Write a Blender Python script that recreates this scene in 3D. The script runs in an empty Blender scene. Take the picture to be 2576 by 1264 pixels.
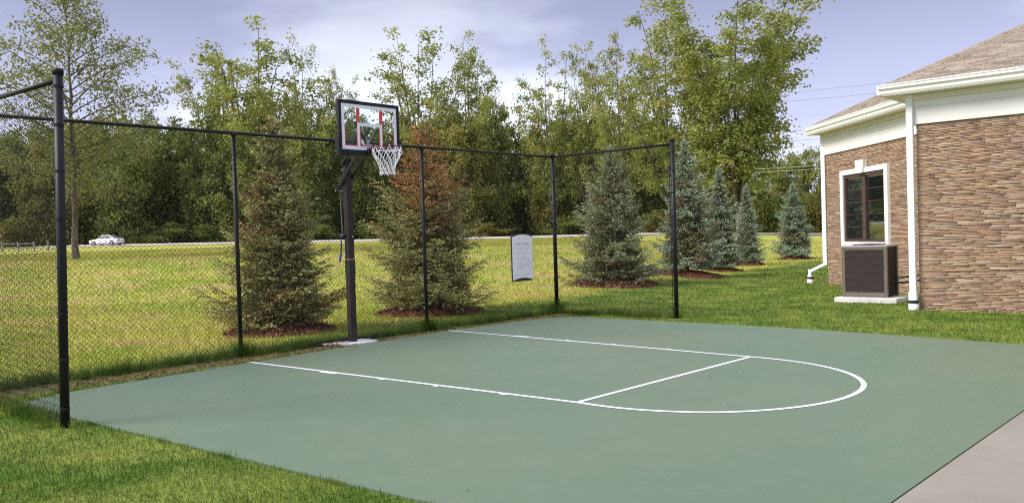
import bpy, math, random
import numpy as np
from math import radians as R, sin, cos, pi

# ------------------------------------------------------------------ basics
sc = bpy.context.scene
COL = sc.collection
rng = np.random.default_rng(7)
random.seed(7)

CAM = np.array([10.49, -6.334, 1.645])
YAW, PITCH, ROLL = R(131.88), R(-1.07), R(-1.73)
FPX, CX, CY = 2660 / 1.2298, 1288.0, 632.0
_f = np.array([cos(YAW) * cos(PITCH), sin(YAW) * cos(PITCH), sin(PITCH)])
_r0 = np.array([sin(YAW), -cos(YAW), 0.0]); _u0 = np.cross(_r0, _f)
_r = cos(ROLL) * _r0 + sin(ROLL) * _u0
_u = -sin(ROLL) * _r0 + cos(ROLL) * _u0
FH = np.array([cos(YAW), sin(YAW)]); RH = np.array([sin(YAW), -cos(YAW)])

def ray(px, py): return _f + (px - CX) / FPX * _r - (py - CY) / FPX * _u
def sstep(t):
    t = np.clip(t, 0, 1); return t * t * (3 - 2 * t)

def terr(x, y):
    """height of the land: flat round the court, rising to the road across the field"""
    x = np.asarray(x, float); y = np.asarray(y, float)
    v = (x - CAM[0]) * FH[0] + (y - CAM[1]) * FH[1]
    u = (x - CAM[0]) * RH[0] + (y - CAM[1]) * RH[1]
    vp = v + .2 * u
    hr = np.interp(u, [-90, -60, 0, 20, 45, 200], [2.35, 2.06, 1.46, 1.40, .45, .3])
    b = np.interp(v, [0, 20, 24, 28, 34, 40, 60], [0, 0, .05, .28, .78, 1.15, 1.3])
    g = 1 - sstep((u - .05 * v - 1) / (.12 * np.maximum(v, 1) + 2))
    near = b * g
    far = np.where(vp < 104, hr - .22, hr - .22 + .25 * np.clip((vp - 104) / 7, 0, 1))
    t = np.clip((vp - 48) / 52, 0, 1)
    h = near * (1 - t) + far * t
    return h - .02

def ground(px, py, far=400):
    """where the sight line of a pixel of the photograph meets the land"""
    d = ray(px, py); t0 = 2.0
    for t in np.concatenate([np.arange(2, 60, .05), np.arange(60, far, .25)]):
        P = CAM + d * t
        if P[2] <= terr(P[0], P[1]): return P
        t0 = t
    return CAM + d * far
def at_depth(px, D):
    P = CAM + D * ray(px, 600); return np.array([P[0], P[1], float(terr(P[0], P[1]))])

# ------------------------------------------------------------------ objects
def tag(o, label=None, cat=None, group=None, kind=None):
    if label: o['label'] = label
    if cat: o['category'] = cat
    if group: o['group'] = group
    if kind: o['kind'] = kind
    return o
def empty(name, loc=(0, 0, 0), rz=0.0):
    o = bpy.data.objects.new(name, None); COL.objects.link(o)
    o.location = loc; o.rotation_euler = (0, 0, rz); o.empty_display_size = .2
    return o

def np_mesh(name, V, F, C=None, smooth=False):
    """V (n,3), F list of (m,k) index arrays, C (n,3) colours"""
    if not isinstance(F, list): F = [F]
    F = [np.asarray(f, np.int32) for f in F if len(f)]
    me = bpy.data.meshes.new(name)
    V = np.ascontiguousarray(V, np.float32)
    me.vertices.add(len(V)); me.vertices.foreach_set('co', V.ravel())
    loops = np.concatenate([f.ravel() for f in F])
    tot = np.concatenate([np.full(len(f), f.shape[1], np.int32) for f in F])
    st = np.concatenate([[0], np.cumsum(tot)[:-1]]).astype(np.int32)
    me.loops.add(len(loops)); me.loops.foreach_set('vertex_index', loops)
    me.polygons.add(len(tot)); me.polygons.foreach_set('loop_start', st)
    if smooth: me.polygons.foreach_set('use_smooth', np.ones(len(tot), bool))
    if C is not None:
        a = me.color_attributes.new('Col', 'FLOAT_COLOR', 'POINT')
        C4 = np.ones((len(V), 4), np.float32); C4[:, :3] = C
        a.data.foreach_set('color', C4.ravel())
    me.update(calc_edges=True); me.validate()
    return me
def np_obj(name, V, F, mat, parent=None, C=None, smooth=False):
    o = bpy.data.objects.new(name, np_mesh(name, V, F, C, smooth)); COL.objects.link(o)
    o.data.materials.append(mat)
    if parent: o.parent = parent
    return o

class MB:
    """collects shapes, then builds ONE mesh object"""
    def __init__(s): s.v = []; s.q = []; s.n = 0; s.c = []; s.sm = False
    def add(s, V, F, col=None):
        V = [tuple(p) for p in V]
        s.v += V; s.q += [tuple(i + s.n for i in f) for f in F]; s.n += len(V)
        s.c += [col or (1, 1, 1)] * len(V)
        return s
    def box(s, x0, x1, y0, y1, z0, z1, col=None):
        V = [(x0, y0, z0), (x1, y0, z0), (x1, y1, z0), (x0, y1, z0), (x0, y0, z1), (x1, y0, z1), (x1, y1, z1), (x0, y1, z1)]
        return s.add(V, [(0, 3, 2, 1), (4, 5, 6, 7), (0, 1, 5, 4), (1, 2, 6, 5), (2, 3, 7, 6), (3, 0, 4, 7)], col)
    def bar(s, a, b, w, h, up=(0, 0, 1), col=None):
        a = np.array(a, float); b = np.array(b, float); d = b - a; d /= np.linalg.norm(d)
        up = np.array(up, float); sd = np.cross(d, up); sd /= np.linalg.norm(sd); up = np.cross(sd, d)
        V = []
        for p in (a, b):
            for i, j in ((-1, -1), (1, -1), (1, 1), (-1, 1)): V.append(p + sd * i * w / 2 + up * j * h / 2)
        return s.add(V, [(0, 1, 2, 3), (7, 6, 5, 4), (0, 4, 5, 1), (1, 5, 6, 2), (2, 6, 7, 3), (3, 7, 4, 0)], col)
    def tube(s, pts, rad, n=8, cap=True, col=None):
        pts = [np.array(p, float) for p in pts]; m = len(pts)
        rad = [rad] * m if np.isscalar(rad) else rad
        V = []; ref = None
        for i, p in enumerate(pts):
            d = pts[min(i + 1, m - 1)] - pts[max(i - 1, 0)]; d /= (np.linalg.norm(d) + 1e-9)
            if ref is None or abs(ref @ d) > .95: ref = np.array([0, 0, 1.]) if abs(d[2]) < .9 else np.array([1., 0, 0])
            a = np.cross(d, ref); a /= np.linalg.norm(a); b = np.cross(d, a); ref = np.cross(a, d) if False else ref
            for k in range(n):
                t = 2 * pi * k / n; V.append(p + rad[i] * (cos(t) * a + sin(t) * b))
        Fc = []
        for i in range(m - 1):
            for k in range(n):
                Fc.append((i * n + k, (i + 1) * n + k, (i + 1) * n + (k + 1) % n, i * n + (k + 1) % n))
        if cap: Fc += [tuple(range(n)), tuple(reversed(range((m - 1) * n, m * n)))]
        return s.add(V, Fc, col)
    def prism(s, poly, z0, z1, col=None):
        n = len(poly)
        V = [(x, y, z0) for x, y in poly] + [(x, y, z1) for x, y in poly]
        Fc = [tuple(reversed(range(n))), tuple(range(n, 2 * n))] + [(i, (i + 1) % n, n + (i + 1) % n, n + i) for i in range(n)]
        return s.add(V, Fc, col)
    def lathe(s, prof, c=(0, 0, 0), n=16, col=None):
        V = []; m = len(prof)
        for r_, z in prof:
            for k in range(n): V.append((c[0] + r_ * cos(2 * pi * k / n), c[1] + r_ * sin(2 * pi * k / n), c[2] + z))
        Fc = [(i * n + k, i * n + (k + 1) % n, (i + 1) * n + (k + 1) % n, (i + 1) * n + k) for i in range(m - 1) for k in range(n)]
        return s.add(V, Fc + [tuple(reversed(range(n))), tuple(range((m - 1) * n, m * n))], col)
    def xf(s, fn): s.v = [tuple(fn(np.array(p))) for p in s.v]; return s
    def build(s, name, mat, parent=None, bevel=0, smooth=False, color=False):
        me = bpy.data.meshes.new(name); me.from_pydata(s.v, [], s.q)
        if color:
            a = me.color_attributes.new('Col', 'FLOAT_COLOR', 'POINT')
            for i, c in enumerate(s.c): a.data[i].color = (*c, 1)
        if smooth:
            for p in me.polygons: p.use_smooth = len(p.vertices) == 4
        me.update()
        o = bpy.data.objects.new(name, me); COL.objects.link(o); me.materials.append(mat)
        if parent: o.parent = parent
        if bevel:
            b = o.modifiers.new('Bevel', 'BEVEL'); b.width = bevel; b.segments = 2; b.limit_method = 'ANGLE'; b.angle_limit = R(40)
        return o

# ------------------------------------------------------------------ materials
class NT:
    def __init__(s, name):
        s.m = bpy.data.materials.new(name); s.m.use_nodes = True; s.t = s.m.node_tree
        s.t.nodes.clear(); s.out = s.N('ShaderNodeOutputMaterial')
    def N(s, typ, **k):
        n = s.t.nodes.new(typ)
        for a, b in k.items():
            if a.startswith('i_'):
                key = a[2:]; key = int(key) if key.isdigit() else key
                if hasattr(b, 'node'): s.t.links.new(b, n.inputs[key])
                else: n.inputs[key].default_value = b
            else: setattr(n, a, b)
        return n
    def L(s, a, b): s.t.links.new(a, b)
    def math(s, op, a, b=0.0, c=0.0, clamp=False):
        n = s.N('ShaderNodeMath', operation=op, use_clamp=clamp)
        for i, v in enumerate((a, b, c)):
            if hasattr(v, 'node'): s.L(v, n.inputs[i])
            else: n.inputs[i].default_value = v
        return n.outputs[0]
    def mix(s, f, a, b, blend='MIX'):
        n = s.N('ShaderNodeMix', data_type='RGBA', blend_type=blend)
        for i, v in ((0, f), (6, a), (7, b)):
            if hasattr(v, 'node'): s.L(v, n.inputs[i])
            elif i == 0: n.inputs[0].default_value = v
            else: n.inputs[i].default_value = (*v, 1)
        return n.outputs[2]
    def noise(s, vec, scale, detail=4, rough=.55, out=0):
        n = s.N('ShaderNodeTexNoise'); n.inputs['Scale'].default_value = scale; n.inputs['Detail'].default_value = detail
        n.inputs['Roughness'].default_value = rough
        if vec is not None: s.L(vec, n.inputs['Vector'])
        return n.outputs[out]
    def ramp(s, f, lo, hi):
        n = s.N('ShaderNodeMapRange', interpolation_type='SMOOTHSTEP'); s.L(f, n.inputs[0])
        n.inputs[1].default_value = lo; n.inputs[2].default_value = hi
        return n.outputs[0]
    def bsdf(s, col, rough=.6, spec=.5, metal=0.0, bump=None, bstr=.3, bdist=.01):
        b = s.N('ShaderNodeBsdfPrincipled')
        if hasattr(col, 'node'): s.L(col, b.inputs['Base Color'])
        else: b.inputs['Base Color'].default_value = (*col, 1)
        if hasattr(rough, 'node'): s.L(rough, b.inputs['Roughness'])
        else: b.inputs['Roughness'].default_value = rough
        b.inputs['Specular IOR Level'].default_value = spec; b.inputs['Metallic'].default_value = metal
        if bump is not None:
            n = s.N('ShaderNodeBump'); n.inputs['Strength'].default_value = bstr; n.inputs['Distance'].default_value = bdist
            s.L(bump, n.inputs['Height']); s.L(n.outputs[0], b.inputs['Normal'])
        return b
    def done(s, sh): s.L(sh.outputs[0] if hasattr(sh, 'outputs') else sh, s.out.inputs[0]); return s.m
    def pos(s): return s.N('ShaderNodeNewGeometry').outputs['Position']
    def obj(s): return s.N('ShaderNodeTexCoord').outputs['Object']

def simple(name, col, rough=.5, spec=.5, metal=0, var=.12, scale=6, bump=0.0):
    t = NT(name); n = t.noise(t.obj(), scale, 5)
    c = t.mix(t.ramp(n, .3, .7), tuple(x * (1 - var) for x in col), tuple(min(1, x * (1 + var)) for x in col))
    n2 = t.noise(t.obj(), scale * 14, 3)
    return t.done(t.bsdf(c, rough, spec, metal, bump=n2 if bump else None, bstr=bump))

M = {}
M['black_vinyl'] = simple('black_vinyl', (.010, .010, .013), .5, .28, var=.3)
M['mesh_wire'] = simple('mesh_wire', (.012, .013, .011), .5, .4, var=.2)
M['pole_paint'] = simple('pole_paint', (.030, .020, .020), .5, .3, var=.25, scale=4, bump=.05)
M['black_plastic'] = simple('black_plastic', (.011, .010, .015), .5, .3, var=.2)
M['label_black'] = simple('label_black', (.006, .008, .008), .35, .5)
M['steel'] = simple('steel', (.45, .45, .47), .35, .5, .8)
M['tan_band'] = simple('tan_band', (.34, .22, .17), .5)
M['blue_grip'] = simple('blue_grip', (.05, .06, .32), .45)
M['white_paint'] = simple('white_paint', (.78, .78, .83), .45, var=.03)
M['red_paint'] = simple('red_paint', (.62, .06, .045), .45, var=.06)
M['rim_paint'] = simple('rim_paint', (.05, .016, .022), .4, var=.2)
M['net_cord'] = simple('net_cord', (.82, .81, .84), .8, .2, var=.05, scale=30)
M['trim_white'] = simple('trim_white', (.80, .785, .75), .45, var=.03, scale=2)
M['trim_cream'] = simple('trim_cream', (.74, .68, .56), .5, var=.04, scale=2)
M['pvc_white'] = simple('pvc_white', (.82, .83, .86), .35, var=.03)
M['rubber'] = simple('rubber', (.012, .010, .012), .6)
M['window_frame'] = simple('window_frame', (.075, .045, .035), .45, var=.15)
M['unit_metal'] = simple('unit_metal', (.14, .115, .095), .5, .4, var=.1)
M['unit_cap'] = simple('unit_cap', (.34, .32, .33), .5, .4, var=.08)
M['unit_coil'] = simple('unit_coil', (.010, .010, .014), .6)
M['sign_white'] = simple('sign_white', (.86, .86, .90), .45, var=.03)
M['sign_frame'] = simple('sign_frame', (.035, .016, .018), .5, var=.2)
M['sign_ink'] = simple('sign_ink', (.30, .29, .36), .6)
M['sign_ink_pale'] = simple('sign_ink_pale', (.54, .53, .62), .6)
M['car_white'] = simple('car_white', (.82, .80, .84), .25, .5, var=.02)
M['car_glass'] = simple('car_glass', (.16, .14, .19), .1, .8)
M['tyre'] = simple('tyre', (.02, .02, .022), .7)
M['lamp_red'] = simple('lamp_red', (.35, .03, .03), .3)
M['cable'] = simple('cable', (.32, .33, .40), .6)
M['cable_pale'] = simple('cable_pale', (.5, .5, .36), .6)
M['old_wood'] = simple('old_wood', (.33, .29, .26), .8, .2, var=.25, bump=.3)

t = NT('bark'); n = t.noise(t.obj(), 5, 6, .7)
mp = t.N('ShaderNodeMapping'); mp.inputs['Scale'].default_value = (9, 9, 1.2); t.L(t.obj(), mp.inputs[0])
n2 = t.noise(mp.outputs[0], 1.5, 6, .7)
c = t.mix(t.ramp(n2, .35, .65), (.055, .042, .034), (.20, .165, .135)); M['bark'] = t.done(t.bsdf(c, .9, .2, bump=n2, bstr=.6, bdist=.03))
t = NT('pale_bark'); n2 = t.noise(t.obj(), 2, 6, .7)
c = t.mix(t.ramp(n2, .35, .65), (.16, .13, .105), (.36, .31, .26)); M['pale_bark'] = t.done(t.bsdf(c, .9, .2, bump=n2, bstr=.5, bdist=.03))

t = NT('backboard_glass')
g = t.N('ShaderNodeBsdfGlass'); tr = t.N('ShaderNodeBsdfTransparent'); gl = t.N('ShaderNodeBsdfGlossy'); gl.inputs['Roughness'].default_value = .03
tr.inputs[0].default_value = (.93, .95, .95, 1)
fr = t.N('ShaderNodeFresnel'); fr.inputs[0].default_value = 1.2; mx = t.N('ShaderNodeMixShader'); t.L(fr.outputs[0], mx.inputs[0]); t.L(tr.outputs[0], mx.inputs[1]); t.L(gl.outputs[0], mx.inputs[2])
M['glass'] = t.done(mx); t.t.nodes.remove(g)
t = NT('window_pane'); b = t.bsdf((.012, .014, .016), .04, 1.0); gl = t.N('ShaderNodeBsdfGlossy'); gl.inputs['Roughness'].default_value = .02
mx = t.N('ShaderNodeMixShader'); mx.inputs[0].default_value = .28; t.L(b.outputs[0], mx.inputs[1]); t.L(gl.outputs[0], mx.inputs[2]); M['window_pane'] = t.done(mx)

def leaf_material(name, transl=.3, rough=.6):
    t = NT(name); a = t.N('ShaderNodeVertexColor', layer_name='Col')
    b = t.bsdf(a.outputs[0], rough, .25)
    tr = t.N('ShaderNodeBsdfTranslucent'); c2 = t.mix(1.0, a.outputs[0], (1.25, 1.15, .6), 'MULTIPLY'); t.L(c2, tr.inputs[0])
    mx = t.N('ShaderNodeMixShader'); mx.inputs[0].default_value = transl; t.L(b.outputs[0], mx.inputs[1]); t.L(tr.outputs[0], mx.inputs[2])
    return t.done(mx)
M['leaf'] = leaf_material('leaf', .42); M['needle'] = leaf_material('needle', .12, .55)

def vcol_material(name, rough=.8, spec=.3, scale=25, amt=.25, bstr=.5, bdist=.008):
    t = NT(name); a = t.N('ShaderNodeVertexColor', layer_name='Col'); n = t.noise(t.obj(), scale, 5, .65)
    k = t.N('ShaderNodeMapRange'); t.L(n, k.inputs[0]); k.inputs[1].default_value = .25; k.inputs[2].default_value = .75
    k.inputs[3].default_value = 1 - amt; k.inputs[4].default_value = 1 + amt
    cmb = t.N('ShaderNodeCombineColor'); [t.L(k.outputs[0], cmb.inputs[i]) for i in range(3)]
    c = t.mix(1.0, a.outputs[0], cmb.outputs[0], 'MULTIPLY')
    return t.done(t.bsdf(c, rough, spec, bump=n, bstr=bstr, bdist=bdist))
M['stone'] = vcol_material('stacked_stone'); M['shingle'] = vcol_material('shingle', .9, .2, 40, .2, .4, .004)
M['mulch'] = vcol_material('mulch', .95, .15, 30, .3)

def grass_colour(t, blade=False):
    """mown lawn near the court, yellower rough field behind the fence, worn soil along the fence"""
    p = t.pos(); sx = t.N('ShaderNodeSeparateXYZ'); t.L(p, sx.inputs[0]); X, Y = sx.outputs[0], sx.outputs[1]
    flat = t.N('ShaderNodeCombineXYZ'); t.L(X, flat.inputs[0]); t.L(Y, flat.inputs[1]); fp = flat.outputs[0]
    big = t.noise(fp, .22, 4, .6); mid = t.noise(fp, 1.1, 5, .6); fine = t.noise(fp, 9, 4, .7)
    lawn = t.mix(t.ramp(mid, .36, .64), (.082, .142, .020), (.175, .225, .042))
    lawn = t.mix(t.math('MULTIPLY', t.ramp(t.noise(fp, .7, 5, .65), .52, .72), .6), lawn, (.265, .270, .065))
    field = t.mix(t.ramp(big, .36, .64), (.275, .330, .050), (.410, .405, .090))
    field = t.mix(t.math('MULTIPLY', t.ramp(t.noise(fp, .55, 5, .7), .48, .66), .9), field, (.50, .37, .17))
    field = t.mix(t.math('MULTIPLY', t.ramp(mid, .55, .75), .6), field, (.13, .215, .030))  # greener grass patches; their darker colour also stands in for broad shadow bands
    # boundary between the mown strip and the field wanders along the row of spruces
    q = t.math('ADD', t.math('MULTIPLY', X, -1.0), t.math('MULTIPLY', Y, -.12))
    q = t.math('ADD', q, t.math('MULTIPLY', t.math('SUBTRACT', mid, .5), 1.6))
    fm = t.ramp(q, 1.2, 2.6)
    c = t.mix(fm, lawn, field)
    # bare soil in the narrow strip between court and fence
    d = t.math('ABSOLUTE', t.math('ADD', X, .62))
    d = t.math('SUBTRACT', .62, t.math('ADD', d, t.math('MULTIPLY', t.math('SUBTRACT', t.noise(fp, 4, 5, .7), .5), 1.4)))
    ym = t.math('MULTIPLY', t.ramp(Y, -4.6, -3.2), t.ramp(t.math('MULTIPLY', Y, -1.0), -7.9, -7.4))
    dm = t.math('MULTIPLY', t.ramp(d, .1, .45), ym)
    soil = t.mix(t.ramp(fine, .3, .7), (.085, .055, .030), (.23, .17, .095))
    c = t.mix(t.math('MULTIPLY', dm, .25 if blade else .8), c, soil)
    k = t.N('ShaderNodeMapRange'); t.L(fine, k.inputs[0]); k.inputs[1].default_value = .2; k.inputs[2].default_value = .8
    k.inputs[3].default_value = .7; k.inputs[4].default_value = 1.3
    cmb = t.N('ShaderNodeCombineColor'); [t.L(k.outputs[0], cmb.inputs[i]) for i in range(3)]
    return t.mix(1.0, c, cmb.outputs[0], 'MULTIPLY'), fine
t = NT('lawn'); c, n = grass_colour(t); M['lawn'] = t.done(t.bsdf(c, .95, .1, bump=n, bstr=.8, bdist=.04))
t = NT('grass_blade'); c, n = grass_colour(t, True); a = t.N('ShaderNodeVertexColor', layer_name='Col')
c = t.mix(1.0, c, a.outputs[0], 'MULTIPLY'); b = t.bsdf(c, .7, .15)
tr = t.N('ShaderNodeBsdfTranslucent'); t.L(c, tr.inputs[0]); mx = t.N('ShaderNodeMixShader'); mx.inputs[0].default_value = .3
t.L(b.outputs[0], mx.inputs[1]); t.L(tr.outputs[0], mx.inputs[2]); M['blade'] = t.done(mx)

t = NT('court_acrylic'); p = t.pos()
n1 = t.noise(p, .35, 5, .6); n2 = t.noise(p, 2.2, 6, .65); n3 = t.noise(p, 60, 3, .6)
c = t.mix(t.ramp(n1, .35, .65), (.128, .166, .100), (.104, .162, .096))
c = t.mix(t.math('MULTIPLY', t.ramp(n2, .5, .75), .5), c, (.152, .178, .124))
c = t.mix(t.math('MULTIPLY', t.ramp(n2, .5, .3), .35), c, (.108, .158, .088))
c = t.mix(t.math('MULTIPLY', t.ramp(n3, .5, .8), .3), c, (.21, .225, .165))
mpc = t.N('ShaderNodeMapping'); mpc.inputs['Rotation'].default_value = (0, 0, .5); mpc.inputs['Scale'].default_value = (.5, 7, 1); t.L(p, mpc.inputs[0])
n5 = t.noise(mpc.outputs[0], 1.4, 7, .75); c = t.mix(t.math('MULTIPLY', t.ramp(n5, .56, .74), .22), c, (.19, .21, .155))
n6 = t.noise(p, 5.5, 8, .8); c = t.mix(t.math('MULTIPLY', t.ramp(n6, .60, .72), .35), c, (.10, .145, .09))
rg = t.N('ShaderNodeMapRange'); t.L(n2, rg.inputs[0]); rg.inputs[3].default_value = .48; rg.inputs[4].default_value = .62
M['court'] = t.done(t.bsdf(c, rg.outputs[0], .45, bump=n3, bstr=.15, bdist=.003))
t = NT('line_paint'); n = t.noise(t.pos(), 14, 6, .7)
c = t.mix(t.ramp(n, .55, .78), (.74, .74, .80), (.50, .53, .52)); M['line'] = t.done(t.bsdf(c, .6, .3))
t = NT('concrete'); p = t.pos(); n1 = t.noise(p, .8, 5); n2 = t.noise(p, 45, 4, .7)
c = t.mix(t.ramp(n1, .3, .7), (.225, .205, .165), (.285, .260, .212)); c = t.mix(t.math('MULTIPLY', t.ramp(n2, .5, .75), .4), c, (.22, .18, .16))
M['concrete'] = t.done(t.bsdf(c, .85, .2, bump=n2, bstr=.25, bdist=.004))
M['pad_concrete'] = simple('pad_concrete', (.62, .60, .60), .8, .2, var=.12, scale=5, bump=.3)
M['road'] = simple('road_surface', (.55, .50, .46), .9, .2, var=.1, scale=.5)

# ------------------------------------------------------------------ the land
vs = np.concatenate([np.arange(-30, 0, 3), np.arange(0, 60, 1.0), np.arange(60, 130, 1.5), np.arange(130, 200, 6), [220, 260, 320, 400, 520, 700]])
us = np.concatenate([[-600, -400, -260, -180, -140], np.arange(-110, -40, 4), np.arange(-40, 40, 1.5), np.arange(40, 90, 5), [100, 140, 200, 300, 450, 600]])
VV, UU = np.meshgrid(vs, us, indexing='ij')
XX = CAM[0] + VV * FH[0] + UU * RH[0]; YY = CAM[1] + VV * FH[1] + UU * RH[1]; ZZ = terr(XX, YY)
nu = len(us); idx = np.arange(len(vs) * nu).reshape(len(vs), nu)
Fq = np.stack([idx[:-1, :-1], idx[:-1, 1:], idx[1:, 1:], idx[1:, :-1]], -1).reshape(-1, 4)
tag(np_obj('lawn', np.stack([XX, YY, ZZ], -1).reshape(-1, 3), Fq[:, ::-1], M['lawn'], smooth=True),
    'mown lawn and rough yellow field around the court', 'lawn', kind='structure')

court_poly = [(.34, -3.00), (.06, -2.37), (-.13, -.15), (-.36, 2.1), (-.50, 4.26), (-.42, 5.8), (-.27, 6.85), (.0, 7.1), (.34, 7.17),
              (2.4, 7.16), (4.57, 7.10), (6.4, 6.86), (7.92, 6.63), (8.80, 6.5), (8.80, 2.0), (8.77, .4), (8.745, -1.12), (8.72, -2.62),
              (6.54, -2.74), (4.1, -2.88), (1.7, -3.0), (1.05, -3.07), (.6, -3.10)]
co = MB().prism(court_poly, -.08, 0).build('court', M['court']); tag(co, 'green painted half basketball court slab', 'court', kind='structure')
MB().prism([(8.735, -12), (8.735, -2.66), (8.738, -2.62), (8.763, -1.12), (8.788, .4), (8.818, 2.0), (8.82, 6.5), (8.82, 7.6), (11.6, 7.6), (11.6, -12)], -.1, .004).build('concrete_path', M['concrete'])
tag(bpy.data.objects['concrete_path'], 'bare concrete path beside the green court', 'path', kind='structure')

# painted lane lines: strips 4 mm above the court
def strip(pts, w, z=.004):
    pts = [np.array(p, float) for p in pts]; V = []; n = len(pts)
    for i, p in enumerate(pts):
        d = pts[min(i + 1, n - 1)] - pts[max(i - 1, 0)]; d /= np.linalg.norm(d); nn = np.array([-d[1], d[0]])
        V += [(*(p + nn * w / 2), z), (*(p - nn * w / 2), z)]
    return V, [(2 * i, 2 * i + 1, 2 * i + 3, 2 * i + 2) for i in range(n - 1)]
A0, A1 = np.array([-.17, .057]), np.array([5.355, .278])
B0, B1 = np.array([-.50, 4.185]), np.array([5.405, 3.847])
cen = np.array([5.40, 2.06]); W = .056
arc = []
for th in np.linspace(-90, 90, 61):
    r_ = np.interp(th, [-90, -70, -46, -15.6, 15.6, 52, 75, 90], [1.784, 1.87, 1.965, 1.99, 1.965, 1.855, 1.80, 1.787])
    arc.append(cen + r_ * np.array([cos(R(th)), sin(R(th))]))
def arc_smooth(a):
    a = np.array(a)
    for _ in range(6): a[1:-1] = (a[:-2] + 2 * a[1:-1] + a[2:]) / 4
    return a
arc = arc_smooth(arc)
line = [A0 + (A1 - A0) * t_ for t_ in np.linspace(0, 1, 20)][:-1] + list(arc) + [B1 + (B0 - B1) * t_ for t_ in np.linspace(0, 1, 20)][1:]
m = MB(); m.add(*strip(line, W)); 
d = (B1 - A1) / np.linalg.norm(B1 - A1); m.add(*strip([A1 + d * W * .55, B1 - d * W * .55], W, .0042))
m.build('lane_line', M['line'], co)
for (P0, P1, sgn) in ((A0, A1, -1), (B0, B1, 1)):
    dd = (P1 - P0) / np.linalg.norm(P1 - P0); nn = np.array([-dd[1], dd[0]]) * sgn
    for s_, ln in ((1.62, .30), (2.72, .06), (3.62, .06), (4.60, .06)):
        c0 = P0 + dd * s_ + nn * (W / 2 + .026)
        MB().add(*strip([c0, c0 + dd * ln], .05, .0042)).build('lane_mark', M['line'], co)

# road across the far field
def fieldxy(v, u): return CAM[0] + v * FH[0] + u * RH[0], CAM[1] + v * FH[1] + u * RH[1]
V = []; uu = np.arange(-95, 40, 2.5)
for u_ in uu:
    for dv in (-3.0, 0, 3.5):
        x, y = fieldxy(108.0 + dv - .2 * u_, u_); V.append((x, y, float(terr(x, y)) + .05))
n = len(uu); Fr = [(3 * i + k, 3 * i + k + 1, 3 * i + k + 4, 3 * i + k + 3) for i in range(n - 1) for k in (0, 1)]
rd = np_obj('road', np.array(V), [np.array(Fr)], M['road']); tag(rd, 'pale road crossing the far side of the field', 'road', kind='structure')

# ------------------------------------------------------------------ chain link fence
def mesh_wire(p0, p1, z0, z1, pitch=.0715, rw=.0050):
    """woven zig zag wires between two posts"""
    p0 = np.array(p0, float); p1 = np.array(p1, float); L = np.linalg.norm(p1 - p0); d = (p1 - p0) / L; nrm = np.array([-d[1], d[0]])
    nw = int(L / pitch); pitch = L / nw; nz = int((z1 - z0) / (pitch / 2)); zz = z0 + np.arange(nz + 1) * pitch / 2
    Vs = []; Fs = []; o = 0
    for j in range(nw):
        s0 = (j + .5) * pitch; sg = np.where(np.arange(nz + 1) % 2 == 0, -1, 1)
        ss = s0 + sg * pitch * .53; off = sg * .003
        ctr = np.stack([p0[0] + d[0] * ss + nrm[0] * off, p0[1] + d[1] * ss + nrm[1] * off, zz], 1)
        ctr += rng.normal(0, .0012, ctr.shape)
        a = np.array([d[0], d[1], 0]) * rw * 1.35; b = np.array([nrm[0], nrm[1], 0]) * rw
        ring = np.stack([ctr + a, ctr + b, ctr - a, ctr - b], 1)
        Vs.append(ring.reshape(-1, 3)); i = np.arange(nz)[:, None] * 4 + o
        k = np.arange(4)[None, :]; k2 = (k + 1) % 4
        Fs.append(np.stack([i + k, i + k2, i + 4 + k2, i + 4 + k], -1).reshape(-1, 4)); o += 4 * (nz + 1)
    return np.concatenate(Vs), np.concatenate(Fs)

FX, FYL, FYR = -.98, -3.2, 7.83
ZR = 3.27
fence = empty('chain_link_fence', (FX, 2.3, 0)); tag(fence, 'black chain link fence around three sides of the court', 'fence')
def local(o, root):
    o.matrix_parent_inverse = root.matrix_basis.inverted(); return o
bpy.context.view_layer.update()
def fpart(mb, name, mat, parent=fence, **k): return local(mb.build(name, mat, parent, **k), parent if parent is not fence else fence)
def post(x, y, ztop, r_, cap=True, lean=0.0):
    p = MB().tube([(x - lean * .04, y, -.15), (x + lean, y, ztop)], r_, 14).build('post', M['black_vinyl'], fence, smooth=True); local(p, fence)
    cp = MB().lathe([(r_ + .007, -.012), (r_ + .008, .022), (r_ + .003, .036), (.004, .040)], (x + lean, y, ztop), 14).build('post_cap', M['black_vinyl'], p, smooth=True)
    return p
def band(x, y, z, r_, p, dx, dy):
    mb = MB().lathe([(r_ + .003, -.012), (r_ + .0045, -.011), (r_ + .0045, .011), (r_ + .003, .012)], (x, y, z), 14)
    mb.bar((x + dx * r_, y + dy * r_, z), (x + dx * (r_ + .055), y + dy * (r_ + .055), z), .008, .02)
    mb.build('band', M['black_vinyl'], p)
XE = 2.02
for (x, y) in ((XE, FYL), (1.93, FYR)):
    ln_ = 0.0 if y > 0 else .16   # the left end post leans a little
    p = post(x, y, ZR + (.065 if y > 0 else -.02), .0415, lean=ln_)
    for z in (.16, .62, 1.05, 1.48, 1.92, 2.36, 2.78, 3.13): band(x + ln_ * z / 3.25, y, z, .0415, p, -1, 0)
    tb = MB().bar((x - .075, y, .05), (x - .075 + ln_, y, ZR - (.02 if y > 0 else .10)), .016, .006, up=(0, 1, 0)).build('tension_bar', M['black_vinyl'], fence); local(tb, fence)
for y in (FYL, FYR):
    p = post(FX, y, ZR + .03, .0415)
    for z in (.25, .75, 1.25, 1.75, 2.25, 2.75): band(FX, y, z, .0415, p, 1, 0)
for y in (.40, 4.11): post(FX, y, ZR - .03, .031)
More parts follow.
